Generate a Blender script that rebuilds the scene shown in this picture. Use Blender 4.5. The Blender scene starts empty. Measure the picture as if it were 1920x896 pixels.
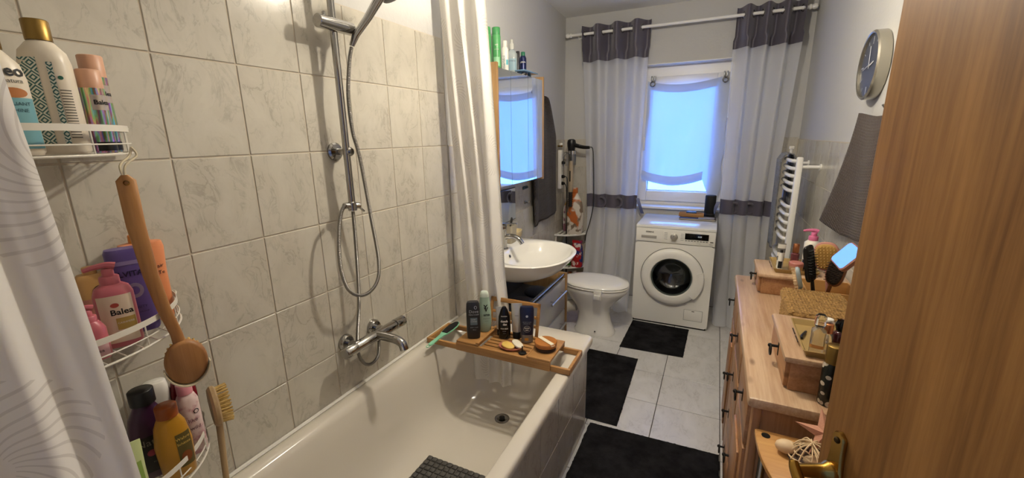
import bpy, bmesh, math, random
from math import sin, cos, pi, atan2, sqrt, radians as rad
from mathutils import Vector, Matrix
random.seed(7)
S = bpy.context.scene
C = S.collection
# ---------------------------------------------------------------- camera
cd = bpy.data.cameras.new('camera'); cam = bpy.data.objects.new('camera', cd); C.objects.link(cam)
CAM = Vector((1.2795, 0.0454, 1.5735))
cam.location = CAM
cam.rotation_euler = (rad(76.2228), rad(0.9302), rad(25.6256))
cd.sensor_width = 36; cd.lens = 786.94/1920*36; cd.clip_start = .01
S.camera = cam
# ---------------------------------------------------------------- sky, exposure
w = bpy.data.worlds.new('sky'); S.world = w; w.use_nodes = True
bg = w.node_tree.nodes['Background']
bg.inputs[0].default_value = (.07, .25, .9, 1); bg.inputs[1].default_value = 9.0
S.view_settings.view_transform = 'Standard'; S.view_settings.look = 'None'
S.view_settings.gamma = 1; S.view_settings.use_curve_mapping = False
S.view_settings.exposure = 0.4
LAMP_POWER = 670.0; HALL_FILL_POWER = 35.0; LAMP_COLOR = (1.0, .90, .74)
# ---------------------------------------------------------------- materials
def lin(h):
    if isinstance(h, tuple): return h+(1,) if len(h) == 3 else h
    h = h.lstrip('#'); v = [int(h[i:i+2], 16)/255 for i in (0, 2, 4)]
    return tuple(c/12.92 if c <= .04045 else ((c+.055)/1.055)**2.4 for c in v)+(1,)
MATS = {}
class N:
    def __init__(s, t): s.t = t
    def n(s, typ, **kw):
        x = s.t.nodes.new(typ)
        for k, v in kw.items(): setattr(x, k, v)
        return x
    def l(s, a, b): s.t.links.new(a, b)
    def m(s, op, a, b=None, c=None):
        x = s.n('ShaderNodeMath', operation=op)
        for i, v in enumerate((a, b, c)):
            if v is None: continue
            if isinstance(v, (int, float)): x.inputs[i].default_value = v
            else: s.l(v, x.inputs[i])
        return x.outputs[0]
    def mix(s, f, a, b):
        x = s.n('ShaderNodeMix', data_type='RGBA')
        for i, v in ((0, f), (6, a), (7, b)):
            if isinstance(v, (int, float)): x.inputs[i].default_value = v
            elif isinstance(v, tuple): x.inputs[i].default_value = v
            else: s.l(v, x.inputs[i])
        return x.outputs[2]
    def ramp(s, v, lo, hi):
        x = s.n('ShaderNodeMapRange'); s.l(v, x.inputs[0]); x.inputs[1].default_value = lo; x.inputs[2].default_value = hi
        return x.outputs[0]
    def coord(s, scale=(1, 1, 1), rnd=True, uv=False):
        tc = s.n('ShaderNodeTexCoord'); mp = s.n('ShaderNodeMapping')
        s.l(tc.outputs['UV' if uv else 'Object'], mp.inputs[0]); mp.inputs['Scale'].default_value = scale
        if rnd and not uv:
            oi = s.n('ShaderNodeObjectInfo'); k = s.m('MULTIPLY', oi.outputs['Random'], 37.0)
            cb = s.n('ShaderNodeCombineXYZ')
            for i in range(3): s.l(k, cb.inputs[i])
            s.l(cb.outputs[0], mp.inputs['Location'])
        return mp.outputs[0]
    def noise(s, v, scale, detail=4, rough=.55, dist=0):
        x = s.n('ShaderNodeTexNoise'); s.l(v, x.inputs['Vector']); x.inputs['Scale'].default_value = scale
        x.inputs['Detail'].default_value = detail; x.inputs['Roughness'].default_value = rough; x.inputs['Distortion'].default_value = dist
        return x.outputs['Fac']
def M(name, col, rough=.5, metal=0, var=None, bump=None, trans=0, ior=1.45, coat=0, emis=None, sheen=0, spec=None):
    if name in MATS: return MATS[name]
    m = bpy.data.materials.new(name); m.use_nodes = True; t = m.node_tree; k = N(t); b = t.nodes['Principled BSDF']
    b.inputs['Base Color'].default_value = lin(col); b.inputs['Roughness'].default_value = rough; b.inputs['Metallic'].default_value = metal
    b.inputs['Transmission Weight'].default_value = trans; b.inputs['IOR'].default_value = ior; b.inputs['Coat Weight'].default_value = coat
    b.inputs['Sheen Weight'].default_value = sheen
    if spec is not None: b.inputs['Specular IOR Level'].default_value = spec
    if emis: b.inputs['Emission Color'].default_value = lin(emis[0]); b.inputs['Emission Strength'].default_value = emis[1]
    if var:
        c2, sc, st = var[:3]; lo, hi = var[3:5] if len(var) > 3 else (.35, .65)
        f = k.ramp(k.noise(k.coord(st), sc, 5, .6, var[5] if len(var) > 5 else 0), lo, hi)
        k.l(k.mix(f, lin(col), lin(c2)), b.inputs['Base Color'])
    if bump:
        sc, stg, dist = bump[:3]; st = bump[3] if len(bump) > 3 else (1, 1, 1)
        bn = k.n('ShaderNodeBump'); bn.inputs['Strength'].default_value = stg; bn.inputs['Distance'].default_value = dist
        k.l(k.noise(k.coord(st, False), sc, 3), bn.inputs['Height']); k.l(bn.outputs[0], b.inputs['Normal'])
    MATS[name] = m; return m
def tile_mat(name, base, vein, rough, cloud, scale=1.0):
    m = M(name, base, rough); t = m.node_tree; k = N(t); b = t.nodes['Principled BSDF']
    v = k.coord()
    vm = k.n('ShaderNodeMapping'); k.l(v, vm.inputs[0]); vm.inputs['Rotation'].default_value = (0, 0, .7); vm.inputs['Scale'].default_value = (1.5, .85, 1)
    n1 = k.noise(vm.outputs[0], 6*scale, 5, .62, .8); n2 = k.noise(vm.outputs[0], 11*scale, 5, .6, .9)
    ridge = k.m('ABSOLUTE', k.m('SUBTRACT', n2, .5)); f2 = k.m('MULTIPLY', k.m('SUBTRACT', 1.0, k.ramp(ridge, 0.0, .035)), k.ramp(n1, .42, .62))
    c = k.mix(k.m('MULTIPLY', k.ramp(n1, .35, .7), .55), lin(base), lin(cloud)); c = k.mix(k.m('MULTIPLY', f2, .42), c, lin(vein))
    k.l(c, b.inputs['Base Color'])
    bn = k.n('ShaderNodeBump'); bn.inputs['Strength'].default_value = .12; bn.inputs['Distance'].default_value = .002
    k.l(k.noise(v, 30, 3), bn.inputs['Height']); k.l(bn.outputs[0], b.inputs['Normal'])
    return m
def wood_mat(name, c1, c2, axis, rough=.4, sc=1.0, knots=None, coat=0, spec=None, kst=(9, 3.5, 1)):
    m = M(name, c1, rough, coat=coat, spec=spec); t = m.node_tree; k = N(t); b = t.nodes['Principled BSDF']
    st = [9.0, 9.0, 9.0]; st['xyz'.index(axis)] = .55
    v = k.coord(tuple(x*sc for x in st)); f = k.noise(v, 2.2, 6, .65, .4)
    st2 = [70.0, 70.0, 70.0]; st2['xyz'.index(axis)] = 2.5
    g = k.noise(k.coord(tuple(x*sc for x in st2)), 2.0, 3, .6)
    ff = k.m('ADD', k.m('MULTIPLY', k.ramp(f, .32, .68), .7), k.m('MULTIPLY', k.ramp(g, .35, .65), .3))
    c = k.mix(ff, lin(c1), lin(c2))
    if knots:
        vo = k.n('ShaderNodeTexVoronoi'); vo.inputs['Scale'].default_value = 1.0
        vo.voronoi_dimensions = '2D'; sp = k.n('ShaderNodeSeparateXYZ'); k.l(k.coord(tuple(kst)), sp.inputs[0]); cb = k.n('ShaderNodeCombineXYZ')
        ax2 = [i for i in range(3) if kst[i] > 1]; k.l(sp.outputs[ax2[0]], cb.inputs[0]); k.l(sp.outputs[ax2[1]], cb.inputs[1]); k.l(cb.outputs[0], vo.inputs['Vector'])
        kf = k.m('MULTIPLY', k.m('SUBTRACT', 1.0, k.ramp(vo.outputs['Distance'], .03, .10)), .8)
        sc_ = k.n('ShaderNodeSeparateColor'); k.l(vo.outputs['Color'], sc_.inputs[0]); kf = k.m('MULTIPLY', kf, k.ramp(sc_.outputs[0], .45, .8))
        c = k.mix(kf, c, lin(knots))
    k.l(c, b.inputs['Base Color'])
    bn = k.n('ShaderNodeBump'); bn.inputs['Strength'].default_value = .08; bn.inputs['Distance'].default_value = .002
    k.l(g, bn.inputs['Height']); k.l(bn.outputs[0], b.inputs['Normal'])
    return m
def sheer_mat(name, col, transp, share=.5):
    m = bpy.data.materials.new(name); m.use_nodes = True; t = m.node_tree; k = N(t)
    t.nodes.remove(t.nodes['Principled BSDF']); out = t.nodes['Material Output']
    d = k.n('ShaderNodeBsdfDiffuse'); tl = k.n('ShaderNodeBsdfTranslucent'); tr = k.n('ShaderNodeBsdfTransparent')
    d.inputs[0].default_value = lin(col); tl.inputs[0].default_value = lin(col)
    a = k.n('ShaderNodeMixShader'); a.inputs[0].default_value = share; k.l(d.outputs[0], a.inputs[1]); k.l(tl.outputs[0], a.inputs[2])
    c = k.n('ShaderNodeMixShader'); c.inputs[0].default_value = transp; k.l(a.outputs[0], c.inputs[1]); k.l(tr.outputs[0], c.inputs[2])
    k.l(c.outputs[0], out.inputs[0]); MATS[name] = m; return m
def swirl_mat(name, col, ink):
    # woven white cloth printed with swirling sunburst motifs, laid out in the cloth's own metres (UV)
    m = M(name, col, .75, sheen=.2); t = m.node_tree; k = N(t); b = t.nodes['Principled BSDF']
    uv = k.coord(uv=True); sp = k.n('ShaderNodeSeparateXYZ'); k.l(uv, sp.inputs[0])
    P_ = .27
    row = k.m('FLOOR', k.m('DIVIDE', sp.outputs[1], P_))
    u = k.m('ADD', k.m('DIVIDE', sp.outputs[0], P_), k.m('MULTIPLY', k.m('MODULO', k.m('ABSOLUTE', row), 2.0), .5)); v = k.m('DIVIDE', sp.outputs[1], P_)
    x = k.m('SUBTRACT', k.m('FRACT', u), .5); y = k.m('SUBTRACT', k.m('FRACT', v), .5)
    r = k.m('SQRT', k.m('ADD', k.m('MULTIPLY', x, x), k.m('MULTIPLY', y, y)))
    th = k.m('ADD', k.m('ARCTAN2', y, x), k.m('MULTIPLY', r, 3.4))
    ray = k.m('GREATER_THAN', k.m('SINE', k.m('MULTIPLY', th, 26.0)), .72)
    mask = k.m('MULTIPLY', k.m('LESS_THAN', r, .36), k.m('GREATER_THAN', r, .07))
    f = k.m('MULTIPLY', k.m('MULTIPLY', ray, mask), .38)
    k.l(k.mix(f, lin(col), lin(ink)), b.inputs['Base Color'])
    tl = k.n('ShaderNodeBsdfTranslucent'); tl.inputs[0].default_value = lin(col)
    mx = k.n('ShaderNodeMixShader'); mx.inputs[0].default_value = .22; k.l(b.outputs[0], mx.inputs[1]); k.l(tl.outputs[0], mx.inputs[2])
    k.l(mx.outputs[0], t.nodes['Material Output'].inputs[0])
    return m
def diamond_mat(name, bgc, ink):
    m = M(name, bgc, .35); t = m.node_tree; k = N(t); b = t.nodes['Principled BSDF']
    sp = k.n('ShaderNodeSeparateXYZ'); k.l(k.coord(uv=True), sp.inputs[0])
    u = k.m('FRACT', k.m('MULTIPLY', sp.outputs[0], 40.0)); v = k.m('FRACT', k.m('MULTIPLY', sp.outputs[1], 40.0))
    d = k.m('ADD', k.m('ABSOLUTE', k.m('SUBTRACT', u, .5)), k.m('ABSOLUTE', k.m('SUBTRACT', v, .5)))
    f = k.m('GREATER_THAN', k.m('FRACT', k.m('MULTIPLY', d, 4.0)), .5)
    k.l(k.mix(f, lin(bgc), lin(ink)), b.inputs['Base Color']); return m
def stripes_mat(name, c1, c2, n, axis=1, rough=.4, duty=0.0):
    m = M(name, c1, rough); t = m.node_tree; k = N(t); b = t.nodes['Principled BSDF']
    sp = k.n('ShaderNodeSeparateXYZ'); k.l(k.coord(uv=True), sp.inputs[0])
    f = k.m('GREATER_THAN', k.m('SINE', k.m('MULTIPLY', sp.outputs[axis], n*2*pi)), duty)
    k.l(k.mix(f, lin(c1), lin(c2)), b.inputs['Base Color']); return m
def ribs_mat(name, col, rough, metal, period, axis=1, strength=.8, dist=.002):
    m = M(name, col, rough, metal); t = m.node_tree; k = N(t); b = t.nodes['Principled BSDF']
    sp = k.n('ShaderNodeSeparateXYZ'); k.l(k.coord(uv=True), sp.inputs[0])
    h = k.m('SINE', k.m('MULTIPLY', sp.outputs[axis], 2*pi/period))
    bn = k.n('ShaderNodeBump'); bn.inputs['Strength'].default_value = strength; bn.inputs['Distance'].default_value = dist
    k.l(h, bn.inputs['Height']); k.l(bn.outputs[0], b.inputs['Normal']); return m
def holo_mat(name):
    m = M(name, '#9a8f86', .18, .85); t = m.node_tree; k = N(t); b = t.nodes['Principled BSDF']
    n = k.noise(k.coord((90, 90, 9), False), 1.0, 2)
    hs = k.n('ShaderNodeCombineColor', mode='HSV'); k.l(k.m('FRACT', k.m('MULTIPLY', n, 4.0)), hs.inputs[0]); hs.inputs[1].default_value = .55; hs.inputs[2].default_value = .6
    k.l(hs.outputs[0], b.inputs['Base Color']); return m
def towel_mat(name, c1, c2, period=.012):
    m = M(name, c1, .95, sheen=.15, spec=.1); t = m.node_tree; k = N(t); b = t.nodes['Principled BSDF']
    sp = k.n('ShaderNodeSeparateXYZ'); k.l(k.coord(uv=True), sp.inputs[0])
    a = k.m('SINE', k.m('MULTIPLY', sp.outputs[0], 2*pi/period)); c = k.m('SINE', k.m('MULTIPLY', sp.outputs[1], 2*pi/period))
    h = k.m('MAXIMUM', a, c)
    nz = k.noise(k.coord((1, 1, 1), False), 60, 4)
    k.l(k.mix(k.m('MULTIPLY', nz, .9), lin(c1), lin(c2)), b.inputs['Base Color'])
    bn = k.n('ShaderNodeBump'); bn.inputs['Strength'].default_value = .7; bn.inputs['Distance'].default_value = .003
    k.l(k.m('ADD', h, nz), bn.inputs['Height']); k.l(bn.outputs[0], b.inputs['Normal']); return m

tile_wall = tile_mat('wall_tile_glaze', '#c3beb1', '#857e73', .2, '#aba496')
tile_floor = tile_mat('floor_tile_glaze', '#d0cecb', '#97948f', .28, '#b7b4b1')
grout = M('grout_beige', '#beb3a2', .9)
grout_dark = M('grout_grey', '#3b3836', .9)
plaster = M('wall_plaster', '#bfbebb', .95, bump=(55, .35, .004), spec=.2)
ceil_m = M('ceiling_paint', '#ecebe7', .95, bump=(90, .3, .003), spec=.2)
white_gloss = M('white_ceramic', '#eae7df', .1)
tub_white = M('tub_enamel', '#cfc8bb', .16)
white_paint = M('white_paint', '#e8e6e1', .35)
white_plastic = M('white_plastic', '#dddad2', .35)
wm_white = M('appliance_white', '#ebe8df', .3)
chrome = M('chrome', '#a9a7a4', .06, 1)
brushed = M('brushed_steel', '#d2cfc9', .25, 1)
mirror = M('mirror_glass', '#e6ecef', .015, 1)
brass = M('brass', '#a9843f', .22, 1)
gold = M('gold_foil', '#8e733f', .38, 1)
rose = M('copper_cap', '#b9774f', .28, 1)
black = M('black_plastic', '#131313', .35)
black_matte = M('black_matte', '#121212', .8)
iron = M('black_iron', '#15120f', .5, .4)
dark_glass = M('dark_glass', '#08090a', .05)
grey_print = M('grey_print', '#58554f', .6)
white_print = M('white_print', '#d9d6d0', .6)
black_print = M('black_print', '#151515', .6)
glass = M('clear_glass', '#ffffff', .02, trans=1, ior=1.45)
pane_m = None
bamboo = wood_mat('bamboo', '#bd8f58', '#936637', 'x', .4)
pine = wood_mat('pine', '#c9ad8e', '#9c7757', 'y', .3, knots='#4a2814')
pine_v = wood_mat('pine_upright', '#b98b62', '#8a5d3a', 'z', .4, knots='#4a2814', kst=(1, 9, 3.5))
pine_f = wood_mat('pine_front', '#bd8f66', '#8e613d', 'y', .4, knots='#4a2814', kst=(1, 3.5, 9))
beech = wood_mat('door_veneer', '#a07441', '#684422', 'z', .45, 1.1, spec=.3)
shelf_wood = wood_mat('shelf_beech', '#c99a5c', '#a8743e', 'x', .4)
oak = wood_mat('oak_panel', '#b28f62', '#8a6840', 'z', .5)
brush_wood = wood_mat('brush_wood', '#b3834f', '#8c5d34', 'z', .45)
brush_wood_x = wood_mat('brush_wood_flat', '#b9783a', '#93551f', 'x', .4)
rug_m = M('rug_pile', '#161517', 1.0, var=('#2b2a2c', 9, (1, 1, 1)), bump=(260, 1.0, .006), spec=.05)
towel_dark = towel_mat('towel_charcoal', '#4a423d', '#2d2825')
towel_right = towel_mat('towel_taupe', '#574a42', '#352c27')
towel_grey = towel_mat('towel_grey', '#8a8b90', '#5d5f66')
band_m = M('satin_grey', '#55505c', .38, sheen=.3)
curtain_sheer = sheer_mat('sheer_voile', '#f2f4fa', .40, .42)
blind_sheer = sheer_mat('blind_voile', '#ccd2da', .06, .27)
shower_cloth = swirl_mat('shower_cloth', '#f0ece4', '#a0968c')
hose_m = ribs_mat('hose_steel', '#9b9894', .22, 1, .005)
bristle = M('bristle', '#d1b271', .8, var=('#a98845', 60, (1, 1, 1)))
strap_m = M('cotton_strap', '#cdc1a5', .9)
rope_m = M('rope_cream', '#c9bea4', .95)
straw = M('seagrass', '#a8834c', .85, var=('#6e4f26', 90, (1, 1, 1)), bump=(220, .8, .003))
# ---------------------------------------------------------------- geometry helpers
class G:
    def __init__(s): s.v = []; s.f = []; s.uv = []
    def add(s, v, f, uv=None):
        o = len(s.v); s.v += [tuple(p) for p in v]; s.f += [tuple(i+o for i in q) for q in f]
        s.uv += (list(uv) if uv else [(p[0], p[2]) for p in v]); return s
    def box(s, a, b):
        (x0, y0, z0), (x1, y1, z1) = a, b
        return s.add([(x0,y0,z0),(x1,y0,z0),(x1,y1,z0),(x0,y1,z0),(x0,y0,z1),(x1,y0,z1),(x1,y1,z1),(x0,y1,z1)],
                     [(0,3,2,1),(4,5,6,7),(0,1,5,4),(1,2,6,5),(2,3,7,6),(3,0,4,7)])
    def rbox(s, a, b, r=.005, seg=2, mtx=None):
        bm = bmesh.new(); bmesh.ops.create_cube(bm, size=1)
        for v in bm.verts: v.co = Vector([a[i]+(v.co[i]+.5)*(b[i]-a[i]) for i in range(3)])
        bmesh.ops.bevel(bm, geom=list(bm.edges), offset=min(r, .49*min(abs(b[i]-a[i]) for i in range(3))), segments=seg, profile=.5, affect='EDGES')
        bm.verts.index_update(); vs = [v.co.copy() for v in bm.verts]
        if mtx: vs = [mtx @ v for v in vs]
        s.add(vs, [tuple(v.index for v in f.verts) for f in bm.faces]); bm.free(); return s
    def rings(s, rs, cap0=True, cap1=True, closed=True, uvs=None):
        n = len(rs[0]); v = []; uv = []; acc = 0
        for j, r in enumerate(rs):
            if j: acc += (Vector(rs[j][0])-Vector(rs[j-1][0])).length
            for i, p in enumerate(r): v.append(p); uv.append(uvs(i, j) if uvs else (i/n, acc))
        f = []
        for j in range(len(rs)-1):
            for i in range(n if closed else n-1):
                a, b = j*n+i, j*n+(i+1) % n; f.append((a, b, b+n, a+n))
        if cap0 and closed: f.append(tuple(range(n-1, -1, -1)))
        if cap1 and closed: f.append(tuple((len(rs)-1)*n+i for i in range(n)))
        return s.add(v, f, uv)
    def lathe(s, prof, seg=24, o=(0, 0, 0), mtx=None, cap0=True, cap1=True):
        rs = []
        for r, z in prof:
            ring = [Vector((r*cos(2*pi*i/seg), r*sin(2*pi*i/seg), z)) for i in range(seg)]
            rs.append([(mtx @ p if mtx else p)+Vector(o) for p in ring])
        return s.rings(rs, cap0, cap1)
    def tube(s, pts, r, seg=8, closed=False, caps=True):
        pts = [Vector(p) for p in pts]; n = len(pts); rs = []; up = None; acc = 0; lens = []
        for i, p in enumerate(pts):
            if closed: t = pts[(i+1) % n]-pts[i-1]
            else: t = pts[min(i+1, n-1)]-pts[max(i-1, 0)]
            if t.length < 1e-9: t = Vector((0, 0, 1))
            t.normalize()
            if up is None: up = Vector((0, 0, 1)) if abs(t.z) < .9 else Vector((1, 0, 0))
            a = t.cross(up)
            if a.length < 1e-6: a = t.orthogonal()
            a.normalize(); up = a.cross(t); up.normalize()
            rr = r(i/(n-1)) if callable(r) else r
            rs.append([p+a*(rr*cos(2*pi*k/seg))+up*(rr*sin(2*pi*k/seg)) for k in range(seg)])
            if i: acc += (p-pts[i-1]).length
            lens.append(acc)
        if closed:
            rs.append(rs[0]); lens.append(acc); caps = False
        return s.rings(rs, caps, caps, uvs=lambda i, j: (i/seg, lens[j]))
    def prism(s, poly, z0, z1, mtx=None):
        n = len(poly); v = [Vector((x, y, z0)) for x, y in poly]+[Vector((x, y, z1)) for x, y in poly]
        if mtx: v = [mtx @ p for p in v]
        return s.add(v, [tuple(range(n-1, -1, -1)), tuple(range(n, 2*n))]+[(i, (i+1) % n, n+(i+1) % n, n+i) for i in range(n)])
    def grid(s, fn, nu, nv, uvf=None):
        v = []; uv = []
        for j in range(nv+1):
            for i in range(nu+1):
                v.append(fn(i/nu, j/nv)); uv.append(uvf(i/nu, j/nv) if uvf else (i/nu, j/nv))
        f = [(j*(nu+1)+i, j*(nu+1)+i+1, (j+1)*(nu+1)+i+1, (j+1)*(nu+1)+i) for j in range(nv) for i in range(nu)]
        return s.add(v, f, uv)
    def sphere(s, c, r, seg=16, rings=10, sc=(1, 1, 1)):
        rs = []
        for j in range(rings+1):
            a = pi*j/rings; a = min(max(a, .03), pi-.03)
            rs.append([(c[0]+r*sc[0]*sin(a)*cos(2*pi*i/seg), c[1]+r*sc[1]*sin(a)*sin(2*pi*i/seg), c[2]-r*sc[2]*cos(a)) for i in range(seg)])
        return s.rings(rs)
    def mesh(s, name, m, angle=40, flat=False):
        me = bpy.data.meshes.new(name); me.from_pydata(s.v, [], s.f); uvl = me.uv_layers.new(name='UVMap')
        for lp in me.loops: uvl.data[lp.index].uv = s.uv[lp.vertex_index]
        bm = bmesh.new(); bm.from_mesh(me); bmesh.ops.recalc_face_normals(bm, faces=bm.faces); bm.to_mesh(me); bm.free()
        if not flat:
            for p in me.polygons: p.use_smooth = True
            me.set_sharp_from_angle(angle=rad(angle))
        if m: me.materials.append(m)
        return me
    def obj(s, name, m, parent=None, loc=None, rot=None, angle=40, flat=False):
        return link(name, s.mesh(name, m, angle, flat), parent, loc, rot)
def link(name, me, parent=None, loc=None, rot=None):
    o = bpy.data.objects.new(name, me); C.objects.link(o)
    if parent: o.parent = parent
    if loc is not None: o.location = loc
    if rot is not None: o.rotation_euler = rot
    return o
def tag(o, label, cat, group=None):
    o['label'] = label; o['category'] = cat
    if group: o['group'] = group
    return o
def T(name, label, cat, loc=(0, 0, 0), rz=0, group=None):
    o = bpy.data.objects.new(name, None); C.objects.link(o); o.empty_display_size = .05
    o.location = loc; o.rotation_euler = (0, 0, rz)
    return tag(o, label, cat, group)
def St(o): o['kind'] = 'structure'; return o
def face_cam(x, y, extra=0): return atan2(CAM.x-x, -(CAM.y-y))+extra
def rrect(x0, x1, y0, y1, r, z, n=6):
    r = min(r, (x1-x0)/2-1e-4, (y1-y0)/2-1e-4); p = []
    for cx, cy, a0 in ((x1-r, y1-r, 0), (x0+r, y1-r, pi/2), (x0+r, y0+r, pi), (x1-r, y0+r, 1.5*pi)):
        for i in range(n+1):
            a = a0+pi/2*i/n; p.append((cx+r*cos(a), cy+r*sin(a), z))
    return p
def sell(w, d, n, z, seg=28, o=(0, 0)):
    p = []
    for i in range(seg):
        a = 2*pi*i/seg; c, s_ = cos(a), sin(a)
        p.append((o[0]+w*math.copysign(abs(c)**(2/n), c), o[1]+d*math.copysign(abs(s_)**(2/n), s_), z))
    return p
def catmull(pts, n=8, closed=False):
    P = [Vector(p) for p in pts]; out = []; L = len(P)
    for i in range(L if closed else L-1):
        g = (lambda k: P[k % L]) if closed else (lambda k: P[max(0, min(L-1, k))])
        a, b, c, d = g(i-1), g(i), g(i+1), g(i+2)
        for j in range(n):
            t = j/n; out.append(.5*((2*b)+(c-a)*t+(2*a-5*b+4*c-d)*t*t+(3*b-a-3*c+d)*t**3))
    if not closed: out.append(P[-1])
    return out
def text_geo(txt, size, bold=0):
    cu = bpy.data.curves.new('lettering', 'FONT'); cu.body = txt; cu.size = size; cu.align_x = 'CENTER'; cu.align_y = 'CENTER'; cu.resolution_u = 2; cu.offset = bold
    ob = bpy.data.objects.new('lettering', cu); C.objects.link(ob)
    bpy.context.view_layer.update()
    me = ob.to_mesh(); v = [p.co.copy() for p in me.vertices]; f = [tuple(p.vertices) for p in me.polygons]
    ob.to_mesh_clear(); bpy.data.objects.remove(ob); bpy.data.curves.remove(cu); return v, f
def flat_text(txt, size, mtx, m, parent, bold=0, name='lettering'):
    v, f = text_geo(txt, size, bold); g = G(); g.add([mtx @ p for p in v], f); return g.obj(name, m, parent, flat=True)
class Bottle:
    """a bottle lofted from (z, half width, half depth, exponent); front looks along -Y"""
    def __init__(s, name, label, loc, prof, m, rz=None, group=None, cat='bottle', lean=None, part='body'):
        s.p = prof; s.t = T(name, label, cat, loc, face_cam(loc[0], loc[1]) if rz is None else rz, group)
        if lean: s.t.rotation_euler = (lean[0], lean[1], s.t.rotation_euler[2])
        G().rings([sell(w_, d_, n_, z_) for z_, w_, d_, n_ in prof]).obj(part, m, s.t, angle=50)
    def at(s, z):
        p = s.p
        for a, b in zip(p, p[1:]):
            if a[0] <= z <= b[0] and b[0] > a[0]:
                t = (z-a[0])/(b[0]-a[0]); return [a[i]+(b[i]-a[i])*t for i in (1, 2, 3)]
        return p[-1][1:] if z > p[-1][0] else p[0][1:]
    def sf(s, x, z, off):
        w_, d_, n_ = s.at(z); q = max(0, 1-min(.995, abs(x)/w_)**n_)**(1/n_); return (x, -d_*q-off, z)
    def text(s, txt, size, z, x=0, m=None, bold=0):
        v, f = text_geo(txt, size, bold); G().add([s.sf(p.x+x, p.y+z, .0012) for p in v], f).obj('lettering', m or black_print, s.t, flat=True); return s
    def patch(s, x0, x1, z0, z1, m, off=.0006, name='label_print', oval=False):
        if oval:
            cx, cz = (x0+x1)/2, (z0+z1)/2
            G().grid(lambda u, v: s.sf(cx+(x1-x0)/2*v*cos(2*pi*u), cz+(z1-z0)/2*v*sin(2*pi*u), off), 20, 3).obj(name, m, s.t)
        else:
            G().grid(lambda u, v: s.sf(x0+(x1-x0)*u, z0+(z1-z0)*v, off), 12, 8, lambda u, v: (x0+(x1-x0)*u, z0+(z1-z0)*v)).obj(name, m, s.t)
        return s
    def cap(s, prof, m, name='cap', o=(0, 0)):
        G().rings([sell(w_, d_, n_, z_, o=o) for z_, w_, d_, n_ in prof]).obj(name, m, s.t, angle=50); return s
    def rcap(s, r, z0, z1, m, name='cap', o=(0, 0)):
        return s.cap([(z0, r, r, 2), (z1-.002, r, r, 2), (z1, r-.002, r-.002, 2)], m, name, o)
def along(d):  # matrix turning +Z into direction d
    return Vector((0, 0, 1)).rotation_difference(Vector(d).normalized()).to_matrix().to_4x4()
def dup(root, loc=None, rz=None, label=None):
    r = root.copy(); C.objects.link(r)
    if loc is not None: r.location = loc
    if rz is not None: r.rotation_euler[2] = rz
    if label: r['label'] = label
    for ch in list(root.children):
        c = ch.copy(); C.objects.link(c); c.parent = r
        for g in list(ch.children):
            d = g.copy(); C.objects.link(d); d.parent = c
    return r
# ================================================================ the room
H = 2.63; YB = 4.13; XR = 1.85
def tile_mesh(wd, ht, th, m, name='tile'):   # lies in local XY, face +Z
    g = G(); b = .0015; g.rings([rrect(0, wd, 0, ht, .0008, -th, 1), rrect(0, wd, 0, ht, .0008, -b, 1), rrect(b, wd-b, b, ht-b, .0008, 0, 1)])
    return g.mesh(name, m, 30)
TM = {}
def put_tile(parent, mtx, wd, ht, m):
    k = (round(wd, 4), round(ht, 4), m.name)
    if k not in TM: TM[k] = tile_mesh(wd, ht, .007, m)
    o = link('tile', TM[k], parent); o.matrix_local = mtx; return o
# floor
fl = St(G().box((-.3, -.0, -.1), (XR+.1, YB+.1, -.003)).obj('floor', grout_dark, flat=True))
fw, fh = .3411, .3447
for i in range(-3, 4):
    for j in range(-4, 10):
        x0, y0 = .7419+fw*i+.002, 3.0883-fh*(j+1)+.002
        x1, y1 = min(x0+fw-.004, XR), min(y0+fh-.004, YB); x0 = max(x0, -.12); y0 = max(y0, 0)
        if x1-x0 > .02 and y1-y0 > .02: put_tile(fl, Matrix.Translation((x0, y0, 0)), x1-x0, y1-y0, tile_floor)
# left wall: tiled strip beside the bath, then the stretch behind basin and toilet that runs slightly off square
ROWS = [2.0455, 1.7878, 1.5301, 1.2724, 1.0147, .757, .4993, .2416, 0.0]
tw = .2107
wl = St(G().box((-.22, -.12, 0), (-.0065, 1.935, H)).obj('wall_left', plaster, flat=True))
G().box((-.0065, 0, 0), (-.0025, 1.929, 2.047)).obj('grout_bed', grout, wl, flat=True)
MX = Matrix(((0, 0, 1, 0), (1, 0, 0, 0), (0, 1, 0, 0), (0, 0, 0, 1)))   # local x->world y, y->z, z->x
for i in range(-4, 6):
    y0 = .6623+tw*i
    a, b = max(y0, 0)+.002, y0+tw-.002
    if b-a < .02: continue
    for r in range(6):
        z1, z0 = ROWS[r]-.002, max(ROWS[r+1], .561)+.002
        put_tile(wl, Matrix.Translation((0, a, z0)) @ MX, b-a, z1-z0, tile_wall)
SK = atan2(.1, YB-1.935)
wl2 = St(G().box((-.22, 0, 0), (-.004, 2.3, H)).obj('wall_left_rear', plaster, None, (0, 1.935, 0), (0, 0, SK), flat=True))
G().box((-.004, .002, 0), (.0, 2.19, 1.532)).obj('grout_bed', grout, wl2, flat=True)
for i in range(11):
    for r in range(2, 8):
        wd = min(tw-.004, 2.19-(tw*i+.002))
        if wd > .02: put_tile(wl2, Matrix.Translation((.0025, tw*i+.002, ROWS[r+1]+.002)) @ MX, wd, ROWS[r]-ROWS[r+1]-.004, tile_wall)
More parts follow.
